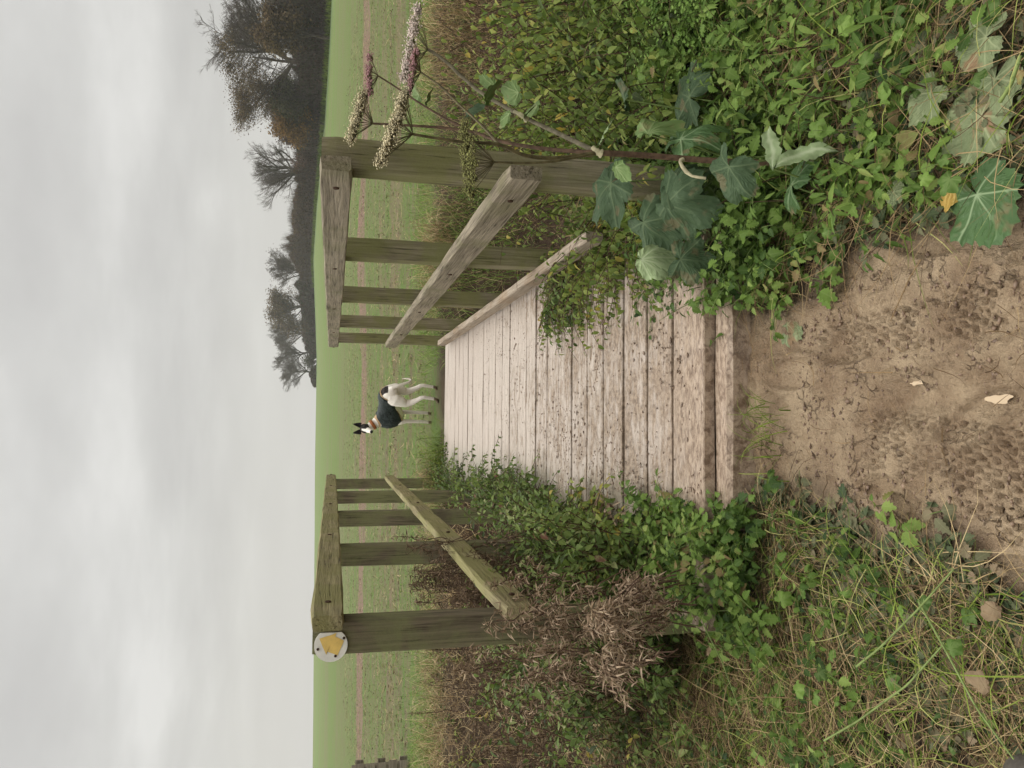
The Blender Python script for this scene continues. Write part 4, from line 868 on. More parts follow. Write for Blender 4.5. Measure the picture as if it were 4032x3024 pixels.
def ribbonleaf(g, mid, w, nrm=(.1, -.62, .78)):
    P = np.array([at(a_, b_, c_) for a_, b_, c_ in mid]); tt = np.linspace(0, len(P) - 1, 15); P = np.stack([np.interp(tt, np.arange(len(P)), P[:, i]) for i in range(3)], -1)
    ww = np.interp(tt, np.arange(len(w)), w); T = np.gradient(P, axis=0); S = np.cross(T, nrm); S /= np.linalg.norm(S, axis=1, keepdims=True); N = np.array(nrm) / np.linalg.norm(nrm)
    V = []; C = []
    for i, (p, s, q) in enumerate(zip(P, S, ww)):
        for k in (-1, -.66, -.33, 0, .33, .66, 1):
            e = k * q * (1.12 if i % 2 else .9); V.append(p + s * e + N * (.010 * math.sin(i * .9 + k * 2) * abs(k) - .12 * abs(e) + .006 * math.sin(i * .7))); C.append((.5, abs(k) * .09 if abs(k) < .9 and (i % 3) else abs(k) * .05 + .001, i / 14, 1))
    F = [(i * 7 + k, i * 7 + k + 1, i * 7 + k + 8, i * 7 + k + 7) for i in range(14) for k in range(6)]; g.add(V, F, C)
g = Geo(); K_ = lambda X, Y: ((2362 + X / .671) / 1.8228, Y / .671 / 1.8228)
ribbonleaf(g, [(*K_(458, 448), 1.70), (*K_(458, 405), 1.71), (*K_(448, 370), 1.72), (*K_(446, 336), 1.73)], (.004, .021, .020, .004))
ribbonleaf(g, [(*K_(458, 446), 1.70), (*K_(495, 420), 1.69), (*K_(535, 402), 1.68), (*K_(580, 394), 1.665), (*K_(630, 400), 1.64)], (.004, .016, .026, .016, .003))
pf = at(*K_(458, 446), 1.70); fr_ = empty('hogweed_leaf', pf, 'pale forked leaf lying over the nettles lower right', 'leaf'); g.build('blade', BL_PALE, fr_)
e = np.array([pf[0] - .02, pf[1] + .05, zg(pf[0], pf[1])]); Geo().add(*tubes(np.linspace(pf, e, 6)[None], np.full((1, 6), .0025), 6)).build('stalk', STEM_G, fr_)

# long thick stems lying in the grass on the left
def lying(label, pts, r, mat, name='briar'):
    P = np.array([onz(dx, dy, z) for dx, dy, z in pts]); tt = np.linspace(0, len(P) - 1, 24); Q = np.stack([np.interp(tt, np.arange(len(P)), P[:, i]) for i in range(3)], -1)
    Q[:, 2] = np.maximum(Q[:, 2], zg(Q[:, 0], Q[:, 1]) + r); g = Geo().add(*tubes(Q[None], np.linspace(r, r * .7, 24)[None], 7))
    th = Q[::1] + rng.normal(0, r * .4, Q.shape); g.add(*scatter((np.array([(-.25, 0, 0), (.25, 0, 0), (0, 1, 0.)]), np.array([(0, 1, 2)]), np.zeros((3, 4))), th, anyyaw(len(th)), U(-.2, .9, len(th)), 0., .007, .5))
    o = g.build(name, mat, origin=Q[0]); tag(o, label, 'briar' if name == 'briar' else 'stalk'); return o
THORN = flat('thorny_green_stem', (.17, .22, .07), .5, .4)
lying('long thorny green stem running diagonally through the lower left grass', [(1780, 1600, -.02), (1850, 1560, -.0), (1960, 1480, .02), (2040, 1390, .0)], .0026, THORN)
lying('second thorny green stem crossing towards the lower left corner', [(1985, 1300, .0), (2040, 1400, .02), (2110, 1530, .02), (2190, 1640, .0)], .0024, THORN)
lying('thin green stem arching down left of the gatepost foot', [(1520, 1350, .06), (1560, 1430, .05), (1600, 1540, .0)], .002, THORN)
lying('thorny stem along the left picture edge in the grass', [(1850, 1440, .0), (1900, 1400, .02), (1980, 1320, .02), (2060, 1230, -.02)], .0026, THORN)
lying('pale cut stem lying on the lower right corner', [(2160, 220, -.06), (2185, 180, -.05), (2205, 120, -.05)], .004, THORN, 'cut_stalk')
lying('pale dry stalk lying on the mud right of centre', [(1990, 560, -.11), (1965, 600, -.105), (1925, 690, -.11)], .0018, STRAW, 'dry_stalk')

# ------------------------------------------------------------------ hogweed
hog = empty('hogweed', onz(1640, 350, -.03), 'tall hogweed with purple stem and cream and pink umbels in front of the right gatepost', 'wild flower')
Y0 = 1.9
def path(pts, n=14):
    P = np.array([at(*p) for p in pts]); tt = np.linspace(0, len(P) - 1, n)
    # smooth by Catmull-Rom
    Q = []
    for t in tt:
        i = min(int(t), len(P) - 2); f = t - i; p0 = P[max(i - 1, 0)]; p1 = P[i]; p2 = P[i + 1]; p3 = P[min(i + 2, len(P) - 1)]
        Q.append(.5 * ((2 * p1) + (-p0 + p2) * f + (2 * p0 - 5 * p1 + 4 * p2 - p3) * f * f + (-p0 + 3 * p1 - 3 * p2 + p3) * f ** 3))
    return np.array(Q)
def hstem(pts, r0, r1, mat=STEM_P, name='stem'):
    P = path(pts); return Geo().add(*tubes(P[None], np.linspace(r0, r1, len(P))[None], 8)).build(name, mat, hog)
hstem([(1660, 352, 1.84), (1536, 347, 1.87), (1400, 336, 1.89), (1293, 330, 1.9)], .0086, .0080)
STEM_H = flat('green_purple_stem', (.12, .10, .05), .5, .4, .4, 40); STEM_GREY = flat('grey_hairy_stem', (.17, .15, .10), .7, .2, .3, 60)
hstem([(1293, 330, 1.9), (1210, 290, 1.97), (1127, 250, 2.03), (1033, 196, 2.08), (960, 130, 2.1), (924, 107, 2.1)], .0065, .0042, STEM_GREY)
hstem([(1293, 330, 1.9), (1200, 342, 1.86), (1130, 335, 1.83), (1078, 312, 1.81), (990, 306, 1.79), (892, 290, 1.77)], .006, .0032, STEM_H)
hstem([(1078, 312, 1.81), (1040, 270, 1.85), (989, 223, 1.88), (950, 185, 1.9), (909, 156, 1.92)], .0034, .002, STEM_H)
hstem([(1293, 330, 1.9), (1180, 322, 1.95), (1080, 305, 2.0), (1010, 282, 2.04), (900, 272, 2.06), (806, 267, 2.08)], .0062, .003, STEM_P)
hstem([(1010, 280, 2.04), (960, 255, 2.06), (899, 218, 2.08), (850, 185, 2.1), (817, 164, 2.1)], .0034, .002, STEM_P)
hstem([(1293, 330, 1.9), (1200, 348, 1.84), (1130, 352, 1.82), (1068, 350, 1.8)], .0036, .0026, STEM_H)
CREAM = flat('cream_floret', (.66, .58, .38), .8, .2, .3, 60); PALE = flat('pale_pink_floret', (.74, .62, .55), .8, .2, .25, 60); PINK = flat('pink_floret', (.42, .24, .24), .8, .2, .3, 60); SEED = flat('green_seed', (.24, .24, .09), .8, .2, .4, 60)
def umbel(c, ends, mat, y, dep, nray, per, fr, name='umbel', raym=STEM_H, spread=.009):
    """rays fan from c to a flat head running between two picture points, with real depth dep"""
    C0 = at(*c); E0, E1 = at(ends[0][0], ends[0][1], y), at(ends[1][0], ends[1][1], y)
    f = np.linspace(0, 1, nray) + rng.normal(0, .02, nray); dd = rng.uniform(-1, 1, nray) * dep * np.sqrt(np.clip(1 - (2 * f - 1) ** 2, .05, 1))
    T = E0[None] * (1 - f[:, None]) + E1[None] * f[:, None]; T[:, 1] += dd; T += rng.normal(0, .003, T.shape)
    tt = np.linspace(0, 1, 6)[None, :, None]; ax = (T - C0).mean(0)
    mid = C0 + (T - C0) * .5 - (T - C0 - ax) * -.12 
    P = (1 - tt) ** 2 * C0 + 2 * tt * (1 - tt) * mid[:, None] + tt ** 2 * T[:, None]
    rt = empty_part(name, C0, hog)
    Geo().add(*tubes(P, np.full((nray, 6), .0008), 5)).build('ray', raym, rt)
    q = (T[:, None] + rng.normal(0, 1, (nray, per, 3)) * np.array([spread, spread, spread * .55])).reshape(-1, 3)
    g = Geo(); g.add(*tubes(np.stack([np.repeat(T, per, 0) - [0, 0, .008], q], 1), np.full((len(q), 2), .0004), 3))
    g.build('pedicels', raym, rt)
    ico = np.array([(1, 0, 0), (-1, 0, 0), (0, 1, 0), (0, -1, 0), (0, 0, 1), (0, 0, -1.)]); ff = np.array([(0, 2, 4), (2, 1, 4), (1, 3, 4), (3, 0, 4), (2, 0, 5), (1, 2, 5), (3, 1, 5), (0, 3, 5)])
    K = len(q); V = (ico[None] * U(.6, 1.3, K)[:, None, None] * fr * np.array([1, 1, .7]) + rng.normal(0, .0006, (K, 6, 3))) + q[:, None]
    Geo().add(V.reshape(-1, 3), (ff[None] + 6 * np.arange(K)[:, None, None]).reshape(-1, 3)).build('florets', mat, rt)
def empty_part(name, loc, parent):
    o = bpy.data.objects.new(name, None); o.empty_display_size = .02; link(o, parent); o.location = tuple(np.array(loc) - wloc(parent)); return o
umbel((924, 107, 2.1), ((902, 15), (872, 171)), PALE, 2.1, .06, 24, 46, .0029, spread=.011)
umbel((892, 290, 1.77), ((875, 203), (826, 350)), CREAM, 1.77, .05, 24, 60, .0024, spread=.011)
umbel((909, 156, 1.92), ((897, 112), (886, 190)), PINK, 1.92, .04, 18, 36, .0022, spread=.006)
umbel((806, 267, 2.08), ((784, 206), (755, 302)), CREAM, 2.08, .04, 22, 52, .0024, spread=.011)
umbel((817, 164, 2.1), ((796, 124), (798, 198)), PINK, 2.1, .04, 18, 36, .0022, spread=.006)
umbel((1068, 350, 1.8), ((1000, 268), (1014, 409)), SEED, 1.8, .06, 26, 46, .0026)
# sheaths and stem leaves
for i, (dx, dy, y, yaw, pt, rl, sz, lo, mt) in enumerate(((1120, 200, 2.03, 1.3, .6, .3, .075, LONG3, BL_MID), (1130, 255, 2.0, -.3, -.6, .2, .05, LONG3, BL_MID), (1100, 245, 2.0, 2.2, .5, .1, .05, LONG3, BL_MID),
        (1070, 190, 2.05, .6, .9, .2, .06, LONG3, BL_MID), (1050, 215, 1.9, .2, -.5, .2, .07, LONG3, BL_MID), (1010, 245, 1.9, -1., -.8, .1, .05, LONG3, BL_DARK), (905, 205, 2.08, .8, .5, .3, .07, LONG3, BL_MID),
        (920, 225, 2.08, -.5, -.2, .3, .05, LONG3, BL_MID), (1330, 360, 1.88, -2.5, -.5, .0, .06, LONG3, BL_MID), (1300, 300, 1.92, .3, -.4, .0, .07, LONG3, BL_PALE), (1160, 230, 2.02, 1.6, .4, -.4, .07, LONG3, BL_MID))):
    p = at(dx, dy, y); V, F, C = scatter(lobed(lo, 1., 60 + i, nr=6, na=60), p[None], np.array([yaw]), pt, rl, sz, .5); Geo().add(V, F, C).build('leaf', mt, hog)
SH = flat('papery_sheath', (.42, .38, .24), .8, .2, .3, 50)
for pts, r in (([(1300, 332, 1.895), (1290, 328, 1.895), (1280, 318, 1.9)], .0115), ([(1140, 260, 2.02), (1125, 248, 2.02), (1110, 240, 2.03)], .008), ([(1475, 345, 1.87), (1470, 352, 1.86), (1490, 378, 1.84), (1525, 385, 1.82)], .0065)):
    P = path(pts, 8); rr = r * (1 - .5 * np.linspace(0, 1, 8)) * (1 + .2 * np.sin(np.arange(8) * 2.1)); Geo().add(*tubes(P[None], rr[None], 9)).build('sheath', SH, hog)
# ------------------------------------------------------------------ hedge and trees along the far edge of the field
def azel(dx, dy):
    r = ray(dx, dy); return math.degrees(math.atan2(r[0], r[1])), r[2] / math.hypot(r[0], r[1])
def far_pt(dy, off=0.):
    az, _ = azel(690, dy); D = float(hedge_d(az)) + off; x, y = D * math.sin(R(az)), D * math.cos(R(az)); return x, y, float(zfield(x, y)), D
def top_z(dx, dy, D): return CAMZ + D * azel(dx, dy)[1]
BARK = flat('grey_brown_bark', (.075, .062, .048), .9, .2, .4, 4); TWIG = flat('brown_twig', (.10, .082, .068), .9, .15, .3, 2)
TL_BROWN = leafmat('brown_oak_leaf', [(0, (.045, .032, .018)), (.5, (.115, .08, .04)), (1, (.20, .14, .07))], .7, .25, .2, 0, 1.)
TL_RUST = leafmat('orange_autumn_leaf', [(0, (.09, .055, .02)), (.5, (.22, .125, .04)), (1, (.34, .20, .06))], .7, .3, .2, 0, 1.)
TL_PURP = leafmat('purple_brown_leaf', [(0, (.045, .03, .025)), (.5, (.105, .065, .05)), (1, (.17, .11, .085))], .7, .2, .2, 0, 1.)
TL_OLIVE = leafmat('dark_olive_leaf', [(0, (.03, .032, .015)), (.5, (.07, .072, .035)), (1, (.12, .12, .055))], .7, .2, .2, 0, 1.)
QUAD = (np.array([(-.5, 0, 0), (.5, .1, .1), (.35, 1, 0), (-.45, .8, .15)]), np.array([(0, 1, 2), (0, 2, 3)]), np.array([(0, 1, 0, 1.)] * 4))
def tree(name, label, dy, dxtop, width_px, leaf=None, nleaf=0, off=0., lean=0., seed=1, trunk_h=.28, fork=6, lsz=.16, leaf_side=None, twig_r=.006, group=None, kids=(9, 8, 7, 5), drop=.0, cat='tree'):
    global rng
    keep = rng; rng = np.random.default_rng(seed)
    x, y, z0, D = far_pt(dy, off); H = top_z(dxtop, dy, D) - z0; Wd = width_px * 1.8228 / FPX * D
    root = empty(name, (x, y, z0), label, cat, group)
    n = 6
    # trunk
    tp = np.linspace(0, 1, n); P = np.zeros((1, n, 3)); P[0, :, 2] = tp * .55; P[0, :, 0] = lean * tp ** 1.5 * .3; P[0, 1:] += rng.normal(0, .012, (n - 1, 3)); L = np.array([.55]); rad_ = np.array([.028])
    allP = [P]; allR = [np.linspace(1, .55, n)[None] * rad_[:, None]]
    par = P; pr = rad_; pl = L
    for lv, k in enumerate(kids):
        K = len(par); t = rng.uniform(trunk_h / .55 if lv == 0 else .25, 1, (K, k)); t[:, -1] = .98; f = t * (n - 1); i0 = np.minimum(f.astype(int), n - 2); w = (f - i0)[..., None]; ar = np.arange(K)[:, None]
        s = par[ar, i0] * (1 - w) + par[ar, i0 + 1] * w; d = par[ar, i0 + 1] - par[ar, i0]; d /= np.linalg.norm(d, axis=2, keepdims=True)
        rd = rng.normal(0, 1, d.shape); rd -= (rd * d).sum(2, keepdims=True) * d; rd /= np.linalg.norm(rd, axis=2, keepdims=True)
        ang = rng.uniform(.35, .95, (K, k, 1)) * (1. if lv else 1.05)
        nd = d * np.cos(ang) + rd * np.sin(ang); nd[..., 2] += .12 if lv < 2 else .04; nd /= np.linalg.norm(nd, axis=2, keepdims=True)
        ln = pl[:, None] * [.85, .58, .55, .55, .5][lv] * (1.1 - .45 * t) * rng.uniform(.7, 1.15, (K, k)); r_ = pr[:, None] * (.62 if lv == 0 else .5) * (1.1 - .35 * t)
        r_ = np.maximum(r_, .0009)
        s, nd, ln, r_ = s.reshape(-1, 3), nd.reshape(-1, 3), ln.ravel(), r_.ravel(); n2 = 6 if lv < 3 else 4
        jit = rng.normal(0, .09, (len(s), n2 - 1, 3)).cumsum(1) * .6; dirs = nd[:, None] + jit; dirs[..., 2] += np.linspace(0, .35, n2 - 1) - drop
        dirs /= np.linalg.norm(dirs, axis=2, keepdims=True); Q = np.concatenate([s[:, None], s[:, None] + np.cumsum(dirs * (ln / (n2 - 1))[:, None, None], 1)], 1)
        allP.append(Q); allR.append(np.linspace(1, .45, n2)[None] * r_[:, None]); par, pr, pl, n = Q, r_, ln, n2
    cat_ = np.vstack([p.reshape(-1, 3) for p in allP]); zmx = np.percentile(cat_[:, 2], 99.7); hw = np.percentile(np.abs(cat_[:, 0] - np.median(cat_[:, 0])), 99.2)
    sc = np.array([Wd / 2 / hw, Wd / 2 / hw, H / zmx]); org = np.array([x, y, z0 - .2])
    for nm, lo, hi, m, mt in (('trunk', 0, 2, 7, BARK), ('branches', 2, 9, 3, TWIG)):
        g = Geo()
        for i, (p, r_) in enumerate(zip(allP, allR)):
            if lo <= i < hi: g.add(*tubes(p * sc + org, np.maximum(r_ * H * (.9 if i < 2 else .7), twig_r * (1 if i > 3 else 1.4)), m))
        g.build(nm, mt, root)
    if leaf is not None:
        tips = allP[-1].reshape(-1, 3)
        if leaf_side is not None: tips = tips[leaf_side(tips[:, 0] / hw, tips[:, 2] / zmx)]
        q = tips[rng.integers(0, len(tips), nleaf)] * sc + org + rng.normal(0, .35 if D < 120 else .7, (nleaf, 3))
        Geo().add(*scatter(QUAD, q, anyyaw(nleaf), U(-1.2, .6, nleaf), rng.normal(0, .7, nleaf), U(lsz * .6, lsz * 1.3, nleaf), U(0, 1, nleaf))).build('leaves', leaf, root)
    rng = keep; return root
tree('bare_tree', 'tallest tree on the right, bare twigs above and brown leaves towards the left', 158, 452, 262, TL_BROWN, 12000, 0, .35, 4, .14, lsz=.11, twig_r=.010, leaf_side=lambda a, h: (a < -.05) & (h < .85), kids=(15, 11, 9, 8))
tree('oak_tree', 'small brown leaved tree beside the tallest tree at the picture edge', 78, 545, 100, TL_BROWN, 6500, -3, 0, 8, .12, lsz=.17)
tree('ivy_tree', 'dark ivy covered tree in front of the tallest tree', 212, 585, 95, TL_OLIVE, 6500, -1, 0, 51, .08, lsz=.17, kids=(10, 8, 6, 5))
tree('oak_tree', 'dense brown tree at the right picture edge above the tall hedge', 10, 590, 110, TL_BROWN, 7500, 3, 0, 53, .08, lsz=.18, kids=(11, 9, 7, 6))
tree('bare_tree', 'thin bare tree filling the gap between the tallest and the orange tree', 225, 560, 130, TL_BROWN, 1800, 4, 0, 55, .1, lsz=.15, kids=(14, 10, 8, 7))
tree('field_maple', 'orange autumn tree in the hedge near the right gatepost top', 266, 588, 92, TL_RUST, 6500, -4, 0, 12, .05, lsz=.17, kids=(9, 7, 6, 4))
tree('hawthorn_tree', 'purple brown shrub behind the orange autumn tree', 318, 600, 90, TL_PURP, 4500, 2, 0, 16, .05, lsz=.17, kids=(9, 7, 6, 4))
tree('bare_tree', 'bare fan shaped tree rising over the hedge above the right handrail', 372, 534, 140, None, 0, 2, .1, 21, .12, kids=(14, 10, 8, 7))
tree('bare_tree', 'bare pinkish grey tree behind the hedge left of the fan shaped one', 590, 575, 92, TL_PURP, 400, 3, 0, 25, .12, lsz=.2, kids=(14, 10, 8, 7), twig_r=.012)
tree('oak_tree', 'round brown leaved oak rising above the hedge', 664, 580, 108, TL_BROWN, 7500, -1, 0, 29, .08, lsz=.24, twig_r=.012, kids=(12, 9, 7, 6))
tree('bare_tree', 'bare tree just left of the round brown oak', 722, 577, 88, None, 0, 3, .1, 33, .14, twig_r=.012, kids=(14, 10, 8, 7))
tree('bare_tree', 'slim bare tree at the end of the hedge', 763, 588, 70, None, 0, 2, -.1, 37, .2, twig_r=.012, kids=(12, 9, 8, 7))
tree('bare_tree', 'leftmost bare tree standing alone on the skyline', 806, 604, 88, None, 0, 0, .1, 41, .2, twig_r=.012, kids=(14, 10, 8, 7))
tree('fir_tree', 'little dark bush between the two leftmost bare trees', 782, 660, 22, TL_OLIVE, 1200, -1, 0, 45, .05, lsz=.28, kids=(8, 6, 5, 3))
def hedge(label, prof, n_leaf, n_twig, mats, off=0., depth=3.5, lsz=.26, name='hedge'):
    """prof: list of (dy, dx of the top)"""
    ys = [p[0] for p in prof]; x, y, z, D = far_pt((ys[0] + ys[-1]) / 2, off); root = empty(name, (x, y, z), label, 'hedge')
    def pts(n, lo=0.):
        dy = U(ys[0], ys[-1], n); out = np.zeros((n, 3)); hh = np.zeros(n)
        for i in range(n):
            px, py, pz, D = far_pt(dy[i], off + rng.uniform(-.5, .5) * depth); tz = top_z(np.interp(dy[i], ys, [p[1] for p in prof]), dy[i], D)
            h = (tz - pz) * (.78 + .44 * float(vnoise(np.array(dy[i] * .11), np.array(3.)))); out[i] = (px, py, pz); hh[i] = h
        return out, hh
    b, h = pts(n_leaf); t = rng.random(n_leaf) ** .8; p = b.copy(); p[:, 2] += h * t
    half = n_leaf // 2
    tn = U(0, .6, n_leaf) + .5 * (vnoise(b[:, 0] * .35, p[:, 2] * .5, 4) - .3)
    for i, (nm, mt) in enumerate(mats):
        k = np.arange(n_leaf) % len(mats) == i if len(mats) > 1 else slice(None)
        pk = p[k]; Geo().add(*scatter(QUAD, pk, anyyaw(len(pk)), U(-1., 1., len(pk)), rng.normal(0, .9, len(pk)), U(lsz * .6, lsz * 1.5, len(pk)), np.clip(tn[k], 0, 1))).build(nm, mt, root)
    b, h = pts(n_twig); tt = np.linspace(0, 1, 5)[None, :, None]; P = b[:, None] * np.ones((1, 5, 1)); P[..., 2] += h[:, None] * U(.7, 1.25, n_twig)[:, None] * tt[..., 0]
    P[..., 0] += rng.normal(0, .5, (n_twig, 1)) * tt[..., 0] + rng.normal(0, .05, (n_twig, 5)); P[..., 1] += rng.normal(0, .4, (n_twig, 1)) * tt[..., 0]
    Geo().add(*tubes(P, np.linspace(.03, .01, 5)[None] * np.ones((n_twig, 1)), 3)).build('twigs', TWIG, root); return root
hedge('tall dark hedge below the largest trees on the right', [(-40, 608), (30, 610), (60, 628), (120, 640), (200, 638), (260, 640), (300, 640), (345, 640)], 32000, 4500, (('foliage', TL_OLIVE), ('brown_foliage', TL_PURP)), 1.5, 5, .20)
hedge('brown bushy hedge stretching over the right handrail towards the oak', [(345, 640), (400, 646), (430, 636), (470, 626), (540, 624), (575, 640), (610, 645)], 26000, 4200, (('foliage', TL_PURP), ('brown_foliage', TL_BROWN)), 1.0, 5, .26)
hedge('distant thin end of the hedge under the small bare trees', [(610, 640), (660, 645), (700, 648), (735, 655), (752, 662), (772, 668)], 12000, 1400, (('foliage', TL_OLIVE), ('brown_foliage', TL_PURP)), 1.0, 5, .34)
hedge('low grey brown bush on the skyline under the leftmost tree', [(792, 673), (800, 671), (825, 672), (835, 679)], 2600, 120, (('foliage', TL_PURP), ('brown_foliage', TL_BROWN)), .5, 3, .28, 'bush')
lay('hedge_grass', 'rough grass at the foot of the hedge', rect(6500, 8, 45, 60, 165, lambda x, y: ((np.hypot(x, y) / hedge_d(np.degrees(np.arctan2(x, y)))) > .955) * ((np.hypot(x, y) / hedge_d(np.degrees(np.arctan2(x, y)))) < 1.0) * 1.), (.9, 1.5), (.25, .7), (.05, .12), (.1, 1.2), (.0, .6), GRASS, .3, 3, ground=None)

# ------------------------------------------------------------------ slatted crate at the field edge, far left
PAL = wood('pale_pallet_wood', 'x', (.16, .13, .10), (.34, .29, .23), (.20, .19, .12), .2, .4)
yp = 10.6; c0 = at(885, 1641, yp); c1 = at(765, 1641, yp); hp = c1[2] - c0[2]; x1 = c0[0] + .0
pal = empty('pallet', (x1 - .55, yp, c0[2]), 'weathered wooden pallet standing on edge at the far left field margin', 'pallet')
for k in range(5):
    h = hp / 5; zc = c0[2] + h * (k + .5) + .0
    beam('slat', (x1 - 1.15, yp, zc), (x1 + random.uniform(-.015, .02), yp, zc), (0, 1, 0), .022, h * .80, PAL, pal, 8, .003, .004)
for dxx in (.09, .58, 1.07): beam('bearer', (x1 - dxx, yp + .062, c0[2] - .02), (x1 - dxx, yp + .062, c1[2] + .03), (1, 0, 0), .09, .095, PAL, pal, 4, .004, .003)
for k in (0, 2, 4): beam('slat', (x1 - 1.15, yp + .125, c0[2] + hp / 5 * (k + .5)), (x1 + .0, yp + .125, c0[2] + hp / 5 * (k + .5)), (0, 1, 0), .022, hp / 5 * .75, PAL, pal, 6, .003, .004)

# ------------------------------------------------------------------ the dog
def loft(st, m=18):
    """stations: (centre xyz, half width, half height) with rings square to the path"""
    P = np.array([s[0] for s in st], float); T = np.gradient(P, axis=0); T /= np.linalg.norm(T, axis=1, keepdims=True)
    V = []
    for p, t, s in zip(P, T, st):
        side_ = np.cross([0, 0, 1.], t) if abs(t[2]) < .97 else np.array([0, 1., 0]); 
        if len(s) > 3: side_ = np.array(s[3], float)
        side_ = side_ - t * np.dot(side_, t); side_ /= np.linalg.norm(side_); up = np.cross(t, side_)
        for k in range(m):
            a_ = 2 * math.pi * k / m; V.append(p + side_ * math.cos(a_) * s[1] + up * math.sin(a_) * s[2])
    n = len(st); F = [(i * m + k, i * m + (k + 1) % m, (i + 1) * m + (k + 1) % m, (i + 1) * m + k) for i in range(n - 1) for k in range(m)]
    V += [P[0], P[-1]]; T3 = [(n * m, (k + 1) % m, k) for k in range(m)] + [(n * m + 1, (n - 1) * m + k, (n - 1) * m + (k + 1) % m) for k in range(m)]
    F = np.array(F); F = np.vstack([F[:, [0, 1, 2]], F[:, [0, 2, 3]], np.array(T3)]); return np.array(V), F
hr, hl = onz(1732 / 1.8228, 1527 / 1.8228, -.03), onz(1732 / 1.8228, 1573 / 1.8228, -.03)
hind = (hr + hl) / 2; fwd = np.array([-.50, .87, 0]); fwd /= np.linalg.norm(fwd); lft = np.array([-fwd[1], fwd[0], 0])
GZ0 = float(zfull(hind[0], hind[1])) ; org = hind + fwd * .05; org[2] = GZ0 - .005
BS = 1.0
def W(p): p = np.asarray(p, float) * BS; return org + np.outer(p[..., 0].ravel(), fwd).reshape(*p.shape[:-1], 3) + np.outer(p[..., 1].ravel(), lft).reshape(*p.shape[:-1], 3) + p[..., 2:3] * np.array([0, 0, 1.])
def Linv(w): d = np.asarray(w) - org; return np.stack([d @ fwd, d @ lft, d[..., 2]], -1) / BS
headc = at(1438 / 1.8228, 1688 / 1.8228, 9.12); hL = Linv(headc); print('head local', hL)
torso = [((-.14, 0, .555), .03, .035), ((-.115, 0, .55), .065, .075), ((-.05, 0, .555), .088, .100), ((.03, 0, .565), .088, .103), ((.12, 0, .565), .076, .088), ((.22, 0, .55), .080, .098), ((.34, 0, .525), .093, .130), ((.46, 0, .505), .10, .155), ((.55, 0, .515), .092, .14), ((.62, 0, .54), .065, .095), ((.655, 0, .55), .03, .05)]
nb = np.array((.52, 0, .60)); hb = hL + np.array([.02, -.02, -.03])
def lerp(a_, b_, t): return np.array(a_) * (1 - t) + np.array(b_) * t
neckst = [(nb - [.03, 0, .05], .085, .10), (lerp(nb, hb, .22), .070, .078), (lerp(nb, hb, .5) + [.012, 0, .0], .054, .058), (lerp(nb, hb, .8) + [.006, 0, 0], .047, .050), (hb, .045, .048)]
# the head looks back over the left side, nose a little down
look = Linv(np.array([headc + np.array([-.22, -.93, -.30])]))[0] - hL; look /= np.linalg.norm(look)
def hp_(f, up=0., s=0.):
    sd = np.cross([0, 0, 1.], look); sd /= np.linalg.norm(sd); u_ = np.cross(look, sd); return hL + look * f + u_ * up + sd * s
headst = [(hp_(-.062), .030, .034), (hp_(-.045), .050, .052), (hp_(-.01, .004), .056, .056), (hp_(.03, .0), .050, .048), (hp_(.06, -.006), .036, .036), (hp_(.10, -.013), .027, .028), (hp_(.14, -.018), .0225, .024), (hp_(.165, -.020), .0185, .019), (hp_(.175, -.020), .010, .010)]
def leg(pts): return [(p, a_, b_) for p, a_, b_ in pts]
def loft4(st, m): return loft([(*s_, (0, 1, 0)) for s_ in st], m)
parts_ = [loft(torso), loft(neckst), loft(headst, 16)]
for s in (1, -1):
    y = s * .072; st_ = .075
    parts_.append(loft4([((-.03, y * .8, .57), .045, .07), ((-.015, y, .50), .055, .095), ((.015, y * 1.05, .43), .048, .085), ((.045, y * 1.1, .365), .036, .058), ((.02, y * 1.1, .305), .030, .042), ((-.04, y * 1.1, .245), .023, .030), ((-.088, y * 1.1, .205), .021, .027), ((-.092, y * 1.1, .18), .019, .024), ((-.078, y * 1.1, .12), .0175, .0195), ((-.066, y * 1.1, .07), .0175, .019), ((-.055, y * 1.1, .04), .017, .019), ((-.03, y * 1.12, .022), .023, .018), ((.0, y * 1.12, .016), .020, .013), ((.018, y * 1.12, .013), .012, .008)], 14))
    yf = s * .062
    parts_.append(loft4([((.50, yf * .9, .55), .035, .075), ((.51, yf * 1.05, .46), .036, .065), ((.485, yf * 1.05, .38), .028, .040), ((.478, yf, .32), .022, .027), ((.482, yf, .22), .0195, .022), ((.485, yf, .15), .0195, .022), ((.487, yf, .10), .017, .019), ((.495, yf, .06), .017, .018), ((.505, yf, .035), .018, .017), ((.525, yf, .020), .021, .015), ((.548, yf, .014), .012, .009)], 14))
tailp = [(-.12, 0, .56), (-.155, -.005, .53), (-.17, -.02, .47), (-.165, -.045, .41), (-.155, -.075, .355), (-.145, -.10, .325), (-.135, -.125, .32), (-.13, -.14, .345), (-.125, -.145, .385), (-.12, -.145, .42)]
parts_.append(loft([(p, r_, r_, (0, 1, .05)) for p, r_ in zip(tailp, (.024, .022, .019, .017, .015, .0135, .012, .011, .0085, .004))], 12))
g = Geo()
for V, F in parts_: g.add(W(V), F)
dogroot = empty('dog', (hind[0], hind[1], GZ0), 'white dog with black face and dark green coat looking back beyond the bridge', 'dog')
tmp = g.build('body_base', IRON, None)
md = tmp.modifiers.new('r', 'REMESH'); md.mode = 'VOXEL'; md.voxel_size = .0055; md.use_smooth_shade = True
ms = tmp.modifiers.new('s', 'SMOOTH'); ms.factor = .5; ms.iterations = 5
bpy.context.view_layer.update()
ev = tmp.evaluated_get(bpy.context.evaluated_depsgraph_get()); em = ev.to_mesh(); nv = len(em.vertices); co = np.zeros(nv * 3, np.float32); em.vertices.foreach_get('co', co); co = co.reshape(-1, 3).astype(float)
